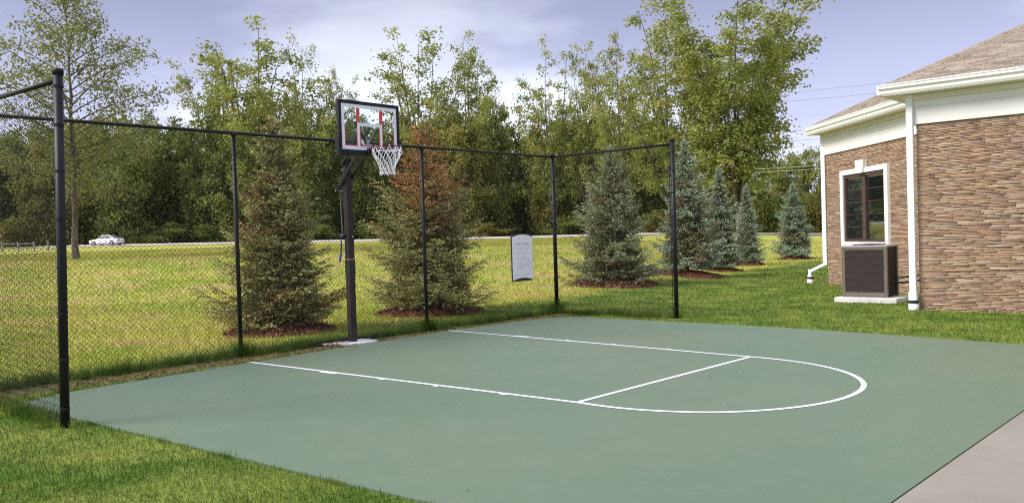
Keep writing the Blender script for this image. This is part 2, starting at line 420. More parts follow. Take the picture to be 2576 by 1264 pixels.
for a, b in (((FX, FYL, ZR), (FX, FYR, ZR)), ((FX, FYR, ZR), (1.93, FYR, ZR)), ((FX, FYL, ZR), (XE + .16, FYL, ZR - .085))):
    rl = MB().tube([a, b], .024, 10).build('top_rail', M['black_vinyl'], fence, smooth=True); local(rl, fence)
    tw = MB().tube([(a[0], a[1], .05), (b[0], b[1], .05)], .003, 5).build('tension_wire', M['black_vinyl'], fence); local(tw, fence)
for a, b in (((FX + .035, FYL + .05), (FX + .035, FYR - .05)), ((FX + .05, FYR - .03), (1.93 - .075, FYR - .03)), ((FX + .05, FYL + .03), (XE - .075, FYL + .03))):
    V, Fc = mesh_wire(a, b, .03, ZR + (.03 if b[1] > 0 else -.055), rw=.0043 if b[1] > 0 else .0034)
    if b[1] < 0: V[:, 0] += .16 * V[:, 2] / 3.25 * (V[:, 0] - FX) / (XE - FX)
    w = np_obj('wire_mesh', V, Fc, M['mesh_wire'], fence); local(w, fence)

eg = MB().box(-.93, -.89, 1.55, 3.25, -.05, .055).build('edging_board', M['rubber'], bevel=.006)
tag(eg, 'black edging board on the ground behind the hoop pole', 'edging')

# ------------------------------------------------------------------ rules sign on the fence
sg = empty('notice_sign', (FX + .07, 6.68, 1.2)); tag(sg, 'white arched notice sign hung on the wire mesh', 'sign')
def rect_arch(w, z0, z1, rise, x, inset=0, belly=0.0):
    pts = []
    for i in range(13):
        s_ = -1 + 2 * i / 12; pts.append((s_ * w / 2, z1 + rise * (1 - s_ * s_)))
    bot = [(-(-1 + 2 * i / 12) * w / 2, z0 + belly * (1 - (-1 + 2 * i / 12) ** 2)) for i in range(13)]
    return pts + bot
def plate(pts, x0, x1):
    n = len(pts); V = [(x0, a, b) for a, b in pts] + [(x1, a, b) for a, b in pts]
    return MB().add(V, [tuple(range(n)), tuple(reversed(range(n, 2 * n)))] + [(i, n + i, n + (i + 1) % n, (i + 1) % n) for i in range(n)])
plate([(-.322, -.478), (.322, -.478), (.322, .44), (.30, .462), (-.30, .462), (-.322, .44)][::-1], -.012, .010).build('backing', M['sign_frame'], sg, bevel=.004)
fc = plate(rect_arch(.615, -.462, .405, .052, 0, belly=.05), .010, .0165).build('face', M['sign_white'], sg)
for (z, w, c0) in ((.185, .40, .01), (.155, .34, .0), (.09, .42, -.02), (.06, .30, -.05), (-.01, .36, .02), (-.035, .38, -.01), (-.085, .30, .06), (-.13, .33, .05), (-.165, .32, .06), (-.20, .42, .02), (-.225, .26, -.06), (-.345, .36, .0)):
    MB().box(.0165, .0172, c0 - w / 2, c0 + w / 2, z - .0045, z + .0045).build('text_line', M['sign_ink_pale'], fc)
cu = bpy.data.curves.new('heading', 'FONT'); cu.body = 'SPORT COURT'; cu.size = .062; cu.align_x = 'CENTER'; cu.extrude = .0004
tmp = bpy.data.objects.new('heading_curve', cu); COL.objects.link(tmp); bpy.context.view_layer.update(); hm = bpy.data.meshes.new_from_object(tmp.evaluated_get(bpy.context.evaluated_depsgraph_get())); bpy.data.objects.remove(tmp)
to = bpy.data.objects.new('heading', hm); COL.objects.link(to); to.parent = fc; to.location = (.0172, 0, .245); to.rotation_euler = (R(90), 0, R(90)); hm.materials.clear(); hm.materials.append(M['sign_ink'])
MB().box(.0165, .0175, -.095, -.089, .345, .395).build('tie_slot', M['sign_ink'], fc); MB().box(.0165, .0175, .085, .092, .35, .405).build('tie_slot', M['sign_ink'], fc)

# ------------------------------------------------------------------ basketball hoop
PX, PY, BY, BX = -.75, 2.27, 2.215, -.07
hoop = empty('basketball_hoop', (PX, PY, 0)); tag(hoop, 'black basketball hoop on a square pole with glass backboard', 'basketball hoop')
bpy.context.view_layer.update()
def hp(mb, name, mat, parent=hoop, **k):
    o = mb.build(name, mat, parent, **k)
    if parent is hoop: local(o, hoop)
    return o
PW = .112
pole = hp(MB().box(PX - PW / 2, PX + PW / 2, PY - PW / 2, PY + PW / 2, -.1, 2.93), 'pole', M['pole_paint'], bevel=.010)
hp(MB().box(PX - PW / 2 - .003, PX + PW / 2 + .003, PY - PW / 2 - .003, PY + PW / 2 + .003, 1.06, 1.325), 'label_wrap', M['label_black'], pole)
hp(MB().box(PX - PW / 2 - .005, PX + PW / 2 + .005, PY - PW / 2 - .005, PY + PW / 2 + .005, 1.328, 1.345), 'band', M['tan_band'], pole)
hp(MB().box(PX - PW / 2 - .002, PX + PW / 2 + .002, PY - PW / 2 - .002, PY + PW / 2 + .002, 2.93, 2.945), 'pole_cap', M['black_plastic'], pole)
hp(MB().tube([(PX + .056, PY + .02, 1.70), (PX + .066, PY + .02, 1.70)], .014, 10), 'bolt', M['steel'], pole)
# height crank on the back of the pole
hd = hp(MB().tube([(PX - .05, PY - .06, 1.73), (PX - .09, PY - .09, 1.69), (PX - .09, PY - .10, 1.48), (PX - .09, PY - .11, 1.40)], .011, 8).tube([(PX - .02, PY - .055, 1.71), (PX - .06, PY - .09, 1.71)], .022, 8), 'crank_handle', M['black_plastic'], smooth=True)
hp(MB().tube([(PX - .09, PY - .108, 1.43), (PX - .09, PY - .135, 1.30)], .019, 10), 'grip', M['blue_grip'], hd)
hp(MB().tube([(PX - .05, PY - .075, 1.74), (PX - .09, PY - .10, 1.71)], .024, 10), 'knob', M['blue_grip'], hd)
hp(MB().tube([(PX - .17, PY - .02, 2.44), (PX - .09, PY - .06, 1.72)], .012, 8), 'lift_rod', M['unit_metal'])
# lifting arms
for s_ in (-1, 1):
    hp(MB().bar((PX - .20, PY + s_ * .075, 2.44), (BX - .10, BY + s_ * .085, 3.13), .02, .052), 'lower_arm', M['black_plastic'], bevel=.004)
    hp(MB().bar((PX - .03, PY + s_ * .075, 2.86), (BX - .10, BY + s_ * .085, 3.42), .02, .045), 'upper_arm', M['black_plastic'], bevel=.004)
hp(MB().tube([(PX - .19, PY - .10, 2.45), (PX - .19, PY + .10, 2.45)], .014, 8), 'pivot_pin', M['steel'])
hp(MB().tube([(PX, PY - .10, 2.78), (PX, PY + .10, 2.78)], .012, 8), 'pivot_pin', M['steel'])
br = hp(MB().box(BX - .13, BX - .055, BY - .075, BY + .075, 3.02, 3.20), 'bracket', M['steel'], bevel=.004)
for s_ in (-1, 1):
    hp(MB().bar((BX - .05, BY + s_ * .04, 3.14), (BX - .05, BY + s_ * .24, 3.46), .02, .03, up=(1, 0, 0)), 'brace', M['black_plastic'])
# backboard
BW, ZB, ZT = 1.19, 2.965, 3.775
y0, y1 = BY - BW / 2, BY + BW / 2
board = hp(MB().box(BX - .012, BX, y0 + .03, y1 - .03, ZB + .03, ZT - .03), 'backboard', M['glass'])
f = .052
fr = MB()
fr.box(BX - .045, BX + .012, y0, y1, ZT - f, ZT).box(BX - .045, BX + .012, y0, y0 + f, ZB + .06, ZT - f - .0005).box(BX - .045, BX + .012, y1 - f, y1, ZB + .06, ZT - f - .0005)
hp(fr, 'frame', M['black_plastic'], board, bevel=.004)
pad = MB().box(BX - .055, BX + .026, y0 - .030, y1 + .030, ZB - .03, ZB + .0595)
pad.box(BX - .055, BX + .026, y0 - .030, y0 + f - .008, ZB + .060, ZB + .25).box(BX - .055, BX + .026, y1 - f + .008, y1 + .030, ZB + .060, ZB + .25)
hp(pad, 'edge_pad', M['black_plastic'], board, bevel=.006)
wb = .056; zb_, zt_ = ZB + .061, ZT - f - .001; ya, yb = y0 + f + .001, y1 - f - .001
def ring(mb, ya, yb, za, zb, w, x0, x1):
    mb.box(x0, x1, ya, yb, zb - w, zb).box(x0, x1, ya, yb, za, za + w).box(x0, x1, ya, ya + w, za + w, zb - w).box(x0, x1, yb - w, yb, za + w, zb - w)
mb = MB(); ring(mb, ya, yb, zb_, zt_, wb, BX + .0005, BX + .003); hp(mb, 'border', M['white_paint'], board)
sq = .245; zq = 3.445
mb = MB().box(BX + .0005, BX + .003, BY - sq, BY + sq, zq - .05, zq).box(BX + .0005, BX + .003, BY - sq, BY - sq + .048, zb_ + wb + .0005, zq - .0505).box(BX + .0005, BX + .003, BY + sq - .048, BY + sq, zb_ + wb + .0005, zq - .0505)
hp(mb, 'target_square', M['white_paint'], board)
for s_ in (-1, 1): hp(MB().box(BX + .0005, BX + .003, BY + s_ * .225 - .033, BY + s_ * .225 + .033, zq + .0005, zt_ - wb - .0005), 'stripe', M['red_paint'], board)
mb = MB(); x0_, x1_ = BX + .0005, BX + .0025; tw = .014; zl = zb_ + wb + .0005
for (a, b) in ((ya + wb + .0005, BY - sq - .0005), (BY + sq + .0005, yb - wb - .0005)):
    mb.box(x0_, x1_, a, b, zl, zl + tw).box(x0_, x1_, a, a + tw, zl + tw, zq - .08).box(x0_, x1_, b - tw, b, zl + tw, zq - .08)
a, b = BY - sq + .0485, BY + sq - .0485
mb.box(x0_, x1_, a, b, zl, zl + tw).box(x0_, x1_, a, a + tw, zl + tw, zq - .06).box(x0_, x1_, b - tw, b, zl + tw, zq - .06)
hp(mb, 'outline', M['red_paint'], board)
# rim and net
RC = np.array([BX + .40, BY - .005, 3.045]); RR = .2286
ringpts = [RC + RR * np.array([cos(a), sin(a), 0]) for a in np.linspace(0, 2 * pi, 41)]
mb = MB().tube(ringpts, .010, 8, cap=False)
mb.box(BX + .027, BX + .05, BY - .085, BY + .085, 2.955, 3.065).box(BX + .05, BX + .185, BY - .075, BY + .065, 3.028, 3.040)
for s_ in (-1, 1): mb.bar((BX + .05, BY + s_ * .065, 2.98), (RC[0] - .17, BY + s_ * .13, 3.032), .012, .012)
rim = hp(mb, 'rim', M['rim_paint'], smooth=True)
net = MB(); NL = 12
prof = [(0, .2286), (.09, .215), (.19, .168), (.28, .128), (.36, .110), (.415, .118)]
def npnt(k, j):
    z, r_ = prof[j]; a = 2 * pi * (k + (.5 if j % 2 else 0)) / NL
    w = .006 * sin(5.3 * k + 2 * j)
    return RC + np.array([(r_ + w) * cos(a), (r_ + w) * sin(a), -z - .006 + .006 * sin(3.1 * k + j)])
for k in range(NL):
    for j in range(len(prof) - 1):
        o_ = 0 if j % 2 == 0 else 1
        p = npnt(k, j)
        net.tube([p, npnt(k, j + 1)], .0058, 5)
        net.tube([p, npnt(k - 1 if j % 2 == 0 else k + 1, j + 1)], .0058, 5)
    net.tube([npnt(k, 0) + np.array([0, 0, .022]), npnt(k, 0)], .008, 5)
hp(net, 'net', M['net_cord'], rim)

m = MB(); pp = [(-.90, 2.00), (-.66, 1.95), (-.50, 2.06), (-.42, 2.3), (-.45, 2.54), (-.56, 2.62), (-.9, 2.56)]
cp = m.prism(pp, -.05, .010).build('concrete_footing', M['pad_concrete'], bevel=.004); tag(cp, 'white concrete footing at the foot of the hoop pole', 'footing')
V = []; Fc = []; Cc = []
mb = MB()
for i in range(70):
    x, y, r_ = random.uniform(-.90, -.62), random.uniform(1.72, 2.15), random.uniform(.008, .022); g_ = random.uniform(.2, .55)
    mb.lathe([(r_ * .5, -.01), (r_, r_ * .3), (r_ * .6, r_ * .8)], (x, y, .008), 6, (g_, g_ * .85, g_ * .82))
st = mb.build('gravel', M['mulch'], color=True); tag(st, 'loose gravel scattered beside the white footing', 'gravel', kind='stuff')

# ------------------------------------------------------------------ trees
def tube_np(branches, n=6):
    Vs = []; Fs = []; o = 0
    for pts, rad in branches:
        pts = np.asarray(pts, float); m_ = len(pts); d = np.gradient(pts, axis=0); d /= (np.linalg.norm(d, axis=1)[:, None] + 1e-9)
        ref = np.where(np.abs(d[:, 2:3]) > .8, np.array([[1., 0, 0]]), np.array([[0, 0, 1.]]))
        ref = np.repeat(ref[:1], m_, 0)
        a = np.cross(d, ref); a /= (np.linalg.norm(a, axis=1)[:, None] + 1e-9); b = np.cross(d, a)
        th = np.arange(n) * 2 * pi / n
        ring = pts[:, None] + np.asarray(rad)[:, None, None] * (np.cos(th)[None, :, None] * a[:, None] + np.sin(th)[None, :, None] * b[:, None])
        Vs.append(ring.reshape(-1, 3)); i = np.arange(m_ - 1)[:, None] * n + o; k = np.arange(n)[None]; k2 = (k + 1) % n
        Fs.append(np.stack([i + k, i + k2, i + n + k2, i + n + k], -1).reshape(-1, 4)); o += m_ * n
    return np.concatenate(Vs), np.concatenate(Fs)

def unit(v): return v / (np.linalg.norm(v, axis=-1, keepdims=True) + 1e-9)
def leaves(cent, cdir, size, g, col):
    """one folded rhombic leaf per row"""
    n = len(cent); a = unit(cdir + g.normal(0, .8, (n, 3))); b = unit(np.cross(a, g.normal(0, 1, (n, 3)))); nn = np.cross(a, b)
    l = size * g.uniform(.7, 1.3, (n, 1)); w = l * g.uniform(.55, .85, (n, 1))
    V = np.stack([cent - a * l / 2, cent + b * w / 2 + nn * w * .12, cent + a * l / 2, cent - b * w / 2 + nn * w * .12], 1)
    return V.reshape(-1, 3), np.arange(4 * n).reshape(n, 4), np.repeat(col, 4, 0)

def bez(p0, p1, p2, k):
    t_ = np.linspace(0, 1, k)[:, None]; return (1 - t_) ** 2 * p0 + 2 * t_ * (1 - t_) * p1 + t_ ** 2 * p2

def broadleaf(seed, H, cw, fork=.3, leaders=6, nb=9, nt=5, nleaf=14, leaf=.3, spread=.75, low=.25, cl=.55, blen=.26, up=.5,
              pal=((.045, .075, .012), (.10, .13, .018), (.17, .16, .03)), droop=0.0, topp=(.72, 1.0), trunk_r=None, taper=.65):
    g = np.random.default_rng(seed); br = []; C_ = []; D_ = []; Gc = []
    r0 = trunk_r or H * .013
    zf = fork * H
    lean = g.normal(0, .02, 2) * H
    trunk = bez(np.array([0, 0, -.3]), np.array([lean[0] * .3, lean[1] * .3, zf * .5]), np.array([lean[0] * .5, lean[1] * .5, zf]), 6)
    br.append((trunk, np.linspace(r0 * 1.25, r0 * .85, 6)))
    for i in range(leaders):
        az = 2 * pi * (i + g.uniform(-.3, .3)) / max(1, leaders - 1)
        if i == leaders - 1: rr, ht = cw * .04, H * .985
        else: rr, ht = cw / 2 * g.uniform(.35, spread), H * g.uniform(*topp)
        s0 = trunk[int(g.integers(3, 6))]
        end = np.array([rr * cos(az), rr * sin(az), ht]); mid = s0 + (end - s0) * np.array([.38, .38, .62]) + g.normal(0, .02 * H, 3)
        Lp = bez(s0, mid, end, 9); br.append((Lp, np.linspace(r0 * .6, r0 * .08, 9)))
        for j in range(nb):
            tt = low + (1 - low) * (j + g.uniform(0, 1)) / nb; k = min(int(tt * 8), 7); ba = Lp[k] + (Lp[k + 1] - Lp[k]) * (tt * 8 - k)
            a2 = az + g.normal(0, 1.1) if i < leaders - 1 else g.uniform(0, 2 * pi)
            ln = cw * blen * (1.1 - taper * tt) * g.uniform(.6, 1.25)
            dirv = unit(np.array([cos(a2), sin(a2), up + g.normal(0, .25)]))
            e2 = ba + dirv * ln + np.array([0, 0, -droop * ln]); m2 = ba + dirv * ln * .5 + np.array([0, 0, .12 * ln])
            B = bez(ba, m2, e2, 5); br.append((B, np.linspace(r0 * .16 * (1.2 - tt), r0 * .03, 5)))
            tone = g.uniform(0, 1)
            for q in range(nt):
                f_ = .25 + .75 * (q + g.uniform(0, 1)) / nt; kk = min(int(f_ * 4), 3); pc = B[kk] + (B[kk + 1] - B[kk]) * (f_ * 4 - kk)
                td = unit(dirv + g.normal(0, .6, 3)); tl = ln * .22 * g.uniform(.4, 1.2)
                pe = pc + td * tl
                if q % 2 == 0: br.append((np.array([pc, (pc + pe) / 2 + [0, 0, .03 * tl], pe]), np.array([r0 * .035, r0 * .025, r0 * .012])))
                C_.append(pe); D_.append(td); Gc.append(np.clip(tone * .6 + g.uniform(0, .5), 0, 1))
    C_ = np.array(C_); D_ = np.array(D_); Gc = np.array(Gc)
    n = len(C_); rep = g.poisson(nleaf, n); ii = np.repeat(np.arange(n), rep)
    off = g.normal(0, 1, (len(ii), 3)) * np.array([cl, cl, cl * .75]) * g.uniform(.5, 1.15, n)[ii][:, None]
    cen_ = C_[ii] + off; tone = np.clip(Gc[ii] + g.normal(0, .18, len(ii)), 0, 1)
    p = np.array(pal); col = np.where(tone[:, None] < .5, p[0] + (p[1] - p[0]) * tone[:, None] * 2, p[1] + (p[2] - p[1]) * (tone[:, None] * 2 - 1))
    odd = g.uniform(0, 1, len(ii)) < .03; col[odd] = np.array([.20, .12, .035])
    LV, LF, LC = leaves(cen_, D_[ii] * .6 + np.array([0, 0, -.3]), leaf, g, col)
    TV, TF = tube_np(br, 6)
    return (np_mesh('trunk', TV, TF, smooth=True), np_mesh('crown', LV, LF, LC))

def excurrent(seed, H, reach, z0=.20, nlat=58, ntw=9, nleaf=13, leaf=.14, cl=.20, pal=None, r0=.14):
    """one straight stem with arching side limbs all the way up to a narrow tip"""
    g = np.random.default_rng(seed); br = []; C_ = []; D_ = []
    tz = np.linspace(-.3, H, 14); wob = np.cumsum(g.normal(0, .035, (14, 2)), 0); trunk = np.stack([wob[:, 0], wob[:, 1], tz], 1)
    br.append((trunk, np.concatenate([[r0 * 1.5], np.linspace(r0 * 1.1, .012, 13)])))
    for i in range(nlat):
        f_ = z0 + (.985 - z0) * (i + g.uniform(0, 1)) / nlat; az = i * 2.4 + g.normal(0, .5)
        L = reach * np.interp(f_, [.15, .3, .55, .75, .9, 1], [.75, .95, 1.0, .82, .33, .10]) * g.uniform(.55, 1.15)
        p0 = np.array([np.interp(f_ * H, tz, wob[:, 0]), np.interp(f_ * H, tz, wob[:, 1]), f_ * H]); d = np.array([cos(az), sin(az), 0])
        rise = np.interp(f_, [.2, .5, 1], [.25, .55, .95])
        e = p0 + d * L + np.array([0, 0, L * rise * .75]); m = p0 + d * L * .5 + np.array([0, 0, L * rise * .62]); B = bez(p0, m, e, 8)
        br.append((B, np.linspace(r0 * .20 * (.4 + L / reach), .007, 8)))
        nt = max(3, int(ntw * 2.1 * L / reach))
        for q in range(nt):
            s_ = .12 + .88 * (q + g.uniform(0, 1)) / nt; k = min(int(s_ * 7), 6); pc = B[k] + (B[k + 1] - B[k]) * (s_ * 7 - k)
            td = unit(d * .7 + g.normal(0, .55, 3) + np.array([0, 0, .35])); tl = (.35 + .8 * (1 - s_) * L / reach) * g.uniform(.6, 1.2)
            pe = pc + td * tl + np.array([0, 0, -.12 * tl]); br.append((np.array([pc, (pc + pe) / 2 + np.array([0, 0, .05]), pe]), np.array([.009, .007, .004])))
            for w_ in (.35, .7, 1.0): C_.append(pc + (pe - pc) * w_); D_.append(td)
    for w_ in np.linspace(.9, 1.0, 8): C_.append(np.array([wob[-1, 0], wob[-1, 1], H * w_])); D_.append(np.array([0, 0, 1.]))
    C_ = np.array(C_); D_ = np.array(D_); ii = np.repeat(np.arange(len(C_)), g.poisson(nleaf / 2.2, len(C_)))
    cen_ = C_[ii] + g.normal(0, cl, (len(ii), 3)); tone = g.beta(1.6, 1.6, len(ii))[:, None]; p = np.array(pal)
    col = np.where(tone < .5, p[0] + (p[1] - p[0]) * tone * 2, p[1] + (p[2] - p[1]) * (tone * 2 - 1))
    LV, LF, LC = leaves(cen_, D_[ii] * .5 + np.array([0, 0, -.5]), leaf, g, col); TV, TF = tube_np(br, 6)
    return np_mesh('trunk', TV, TF, smooth=True), np_mesh('crown', LV, LF, LC)

def spruce(seed, H, Rr, tip=(.10, .15, .12), inner=(.05, .05, .02), dead=(.13, .065, .025), deadp=.15, top_red=0.0, spike=.05, dens=1.0, full=.85, gap=.0):
    g = np.random.default_rng(seed); br = []; P0 = []; DR = []; LN = []; CO = []; WD = []
    tz = np.linspace(0, H, 10); wob = np.cumsum(g.normal(0, .008, (10, 2)), 0)
    trunk = np.stack([wob[:, 0], wob[:, 1], tz], 1); br.append((np.vstack([[0, 0, -.2], trunk]), np.concatenate([[H * .024], np.linspace(H * .021, H * .002, 10)])))
    z = .085 * H + .02
    while z < H * .985:
        f_ = z / H; nb = int((11 if f_ < .7 else 7) * g.uniform(.85, 1.15))
        az0 = g.uniform(0, 2 * pi)
        for i in range(nb):
            if g.uniform() < gap: continue
            az = az0 + 2 * pi * (i + g.uniform(-.35, .35)) / nb
            L = Rr * ((1 - f_) ** full) * g.uniform(.50, 1.22) * (1 + .13 * sin(az + seed) + .10 * sin(2 * az + 7 * f_ + seed)) * (.86 + .14 * min(1, f_ * 8)) + .05
            pit = np.interp(f_, [0, .3, .7, 1], [-.14, -.02, .25, 1.0]) + g.normal(0, .09)
            zz = z + g.uniform(-.06, .06) * H * .28
            d0 = np.array([cos(az) * cos(pit), sin(az) * cos(pit), sin(pit)])
            base = np.array([np.interp(zz, tz, wob[:, 0]), np.interp(zz, tz, wob[:, 1]), max(zz, .08)])
            k = 8; tt = np.linspace(0, 1, k)
            pts = base + d0 * (tt * L)[:, None]; pts[:, 2] += L * (-.10 * np.sin(tt * pi) + .16 * tt ** 2.2)
            br.append((pts, np.linspace(.011 + .006 * L, .003, k)))
            side = np.array([-sin(az), cos(az), 0])
            isdead = g.uniform() < deadp * (1.3 - f_)
            red = top_red > 0 and g.uniform() < top_red * np.interp(f_, [.35, .55, .8, 1], [0, .45, 1, .6])
            step = .075 / dens; nt_ = max(3, int(L / step))
            for q in range(nt_):
                s_ = (q + g.uniform(0, 1)) / nt_
                if s_ < .12: continue
                kk = min(int(s_ * (k - 1)), k - 2); pc = pts[kk] + (pts[kk + 1] - pts[kk]) * (s_ * (k - 1) - kk)
                for sd in (-1, 1):
                    tl = (.10 + .36 * L * min(1, (1 - s_) * 1.4 + .12)) * g.uniform(.6, 1.15)
                    td = unit(d0 * .75 + side * sd * g.uniform(.55, .95) + np.array([0, 0, g.normal(-.05, .18)]))
                    ns = max(4, int(tl / .021 * dens))
                    u_ = (np.arange(ns) + g.uniform(0, 1, ns)) / ns
                    b0 = pc + td * (u_ * tl)[:, None]; b0[:, 2] += -.12 * tl * u_ + .16 * tl * u_ ** 2
                    dd = unit(td * .8 + g.normal(0, .62, (ns, 3)) + np.array([0, 0, .12]))
                    P0.append(b0); DR.append(dd); LN.append(spike * g.uniform(.7, 1.25, ns))
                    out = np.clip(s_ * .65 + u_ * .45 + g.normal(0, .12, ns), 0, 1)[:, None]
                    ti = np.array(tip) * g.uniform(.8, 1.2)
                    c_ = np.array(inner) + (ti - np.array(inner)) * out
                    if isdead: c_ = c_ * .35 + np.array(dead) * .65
                    if red: c_ = c_ * .3 + np.array((.46, .17, .065)) * g.uniform(.6, 1.15) * .8
                    CO.append(c_)
        z += H * .052 * g.uniform(.7, 1.3) * (1 - .35 * f_)
    # short inner twigs fill the space round the stem
    nf = int(11000 * dens); fz = 1 - np.sqrt(g.uniform(0, 1, nf)); rr_ = Rr * (1 - fz) ** full * np.sqrt(g.uniform(0, 1, nf)) * .60; th_ = g.uniform(0, 2 * pi, nf)
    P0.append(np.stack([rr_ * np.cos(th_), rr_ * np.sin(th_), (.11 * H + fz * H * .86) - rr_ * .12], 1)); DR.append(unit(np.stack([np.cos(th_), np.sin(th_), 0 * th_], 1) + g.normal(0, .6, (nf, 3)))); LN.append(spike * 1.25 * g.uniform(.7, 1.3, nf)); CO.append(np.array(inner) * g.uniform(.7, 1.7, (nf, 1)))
    # leader shoot
    ns = 60; u_ = g.uniform(0, 1, ns); P0.append(np.stack([np.full(ns, wob[-1, 0]), np.full(ns, wob[-1, 1]), H * (.94 + .09 * u_)], 1)); DR.append(unit(g.normal(0, .6, (ns, 3)) + [0, 0, .9])); LN.append(np.full(ns, spike)); CO.append(np.tile(np.array(tip), (ns, 1)))
    br.append((np.array([[wob[-1, 0], wob[-1, 1], H * .9], [wob[-1, 0], wob[-1, 1], H * 1.03]]), np.array([.01, .004])))
    P0 = np.concatenate(P0); DR = np.concatenate(DR); LN = np.concatenate(LN)[:, None]; CO = np.concatenate(CO); n = len(P0)
    sd = unit(np.cross(DR, g.normal(0, 1, (n, 3)))) * LN * .25
    V = np.stack([P0 - sd, P0 + sd, P0 + DR * LN], 1).reshape(-1, 3)
    TV, TF = tube_np(br, 5)
    return np_mesh('trunk', TV, TF, smooth=True), np_mesh('foliage', V, np.arange(3 * n).reshape(n, 3), np.repeat(CO, 3, 0))

def plant_tree(name, meshes, loc, scale, rz, label, cat, group, bark='bark', leafm='leaf', crown='crown', tilt=(0, 0)):
    root = empty(name, loc, rz); root.rotation_euler = (tilt[0], tilt[1], rz); root.scale = scale
    for me, nm in zip(meshes, ('trunk', crown)):
        if not me.materials: me.materials.append(M[bark] if nm == 'trunk' else M[leafm])
        o = bpy.data.objects.new(nm, me); COL.objects.link(o); o.parent = root
    tag(root, label, cat, group); return root

# spruces in the planted row, each on its own mulch bed
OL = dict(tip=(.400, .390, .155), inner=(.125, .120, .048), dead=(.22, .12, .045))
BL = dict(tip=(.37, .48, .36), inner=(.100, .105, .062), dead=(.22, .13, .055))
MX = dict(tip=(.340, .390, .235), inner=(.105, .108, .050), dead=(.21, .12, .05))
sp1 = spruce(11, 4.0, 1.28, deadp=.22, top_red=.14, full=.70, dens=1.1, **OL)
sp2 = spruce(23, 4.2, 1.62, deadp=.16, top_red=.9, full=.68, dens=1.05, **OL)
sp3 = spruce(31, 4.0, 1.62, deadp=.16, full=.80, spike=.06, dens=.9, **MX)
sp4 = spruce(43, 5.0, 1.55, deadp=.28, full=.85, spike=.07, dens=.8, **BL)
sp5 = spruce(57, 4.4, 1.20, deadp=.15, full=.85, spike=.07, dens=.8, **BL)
SP = [  # px, py of base, height, meshes, native height, native radius, half width, label
    (706, 834, 3.90, sp1, 4.0, 'olive green spruce with brown tips directly behind the fence, left of the hoop pole'),
    (1081, 786, 4.12, sp2, 4.2, 'broad spruce with rust red needles at its top, right of the hoop pole'),
    (1545, 713, 4.0, sp3, 4.0, 'dark grey green spruce behind the end panel of the fence'),
    (1728, 692, 4.6, sp4, 5.0, 'tall blue green spruce right behind the end post of the fence'),
    (1812, 682, 3.95, sp5, 4.4, 'pale blue spruce growing half behind the tall blue green one'),
    (1880, 667, 3.55, sp5, 4.4, 'narrow blue spruce, second from the stone clubhouse'),
    (2000, 652, 3.85, sp4, 5.0, 'small blue spruce standing alone nearest the clubhouse wall'),
]
beds = []
for i, (px, py, h, me, hn, lab) in enumerate(SP):
    P = ground(px, py); s_ = h / hn; wide = 1.0 if i not in (5, 6) else (.92, 1.12)[i - 5] 
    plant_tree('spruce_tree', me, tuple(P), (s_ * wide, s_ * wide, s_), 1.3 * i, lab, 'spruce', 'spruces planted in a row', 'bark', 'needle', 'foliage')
    beds.append((P, (1.05, 1.25, 1.30, 1.35, .9, .85, .95)[i], i))
bed_lab = ['dark mulch bed under the olive spruce left of the pole', 'dark mulch bed under the rust topped spruce', 'round mulch mound under the grey green spruce behind the end panel',
           'mulch bed under the tall spruce behind the end post', 'mulch bed under the pale blue spruce', 'mulch bed under the narrow blue spruce', 'mulch bed under the lone spruce near the clubhouse']
for P, rad, i in beds:
    g = np.random.default_rng(100 + i); nr, na = 9, 40; V = []; 
    for a in range(nr):
        f_ = a / (nr - 1)
        for k in range(na):
            th = 2 * pi * k / na; rr = rad * f_ * (1 + .08 * sin(3 * th + i) + .05 * sin(7 * th))
            x, y = P[0] + rr * cos(th), P[1] + rr * sin(th); V.append((x, y, float(terr(x, y)) + .17 * (1 - f_ ** 2.2) + g.normal(0, .010) - (.03 if a == nr - 1 else 0)))
    Fb = [(a * na + k, a * na + (k + 1) % na, (a + 1) * na + (k + 1) % na, (a + 1) * na + k) for a in range(nr - 1) for k in range(na)]
    V = np.array(V); Cc = np.array([(.125, .050, .034)]) * g.uniform(.6, 1.5, (len(V), 1))
    # bark chips lying over the mound
    nc = 1500; th = g.uniform(0, 2 * pi, nc); rr = rad * np.sqrt(g.uniform(0, 1, nc)) * .98
    cx_, cy_ = P[0] + rr * np.cos(th), P[1] + rr * np.sin(th); cz = terr(cx_, cy_) + .17 * (1 - (rr / rad) ** 2.2) + .012
    ctr = np.stack([cx_, cy_, cz], 1); col = np.array([(.140, .060, .040)]) * g.uniform(.4, 1.8, (nc, 1))
    CV, CF, CC = leaves(ctr, g.normal(0, 1, (nc, 3)) * [1, 1, .2], .07, g, col)
    np_b = np_obj('mulch_bed', np.vstack([V, CV]), [np.array(Fb), CF + len(V)], M['mulch'], None, np.vstack([Cc, CC]))
    tag(np_b, bed_lab[i], 'mulch bed', 'mulch beds under the spruces')

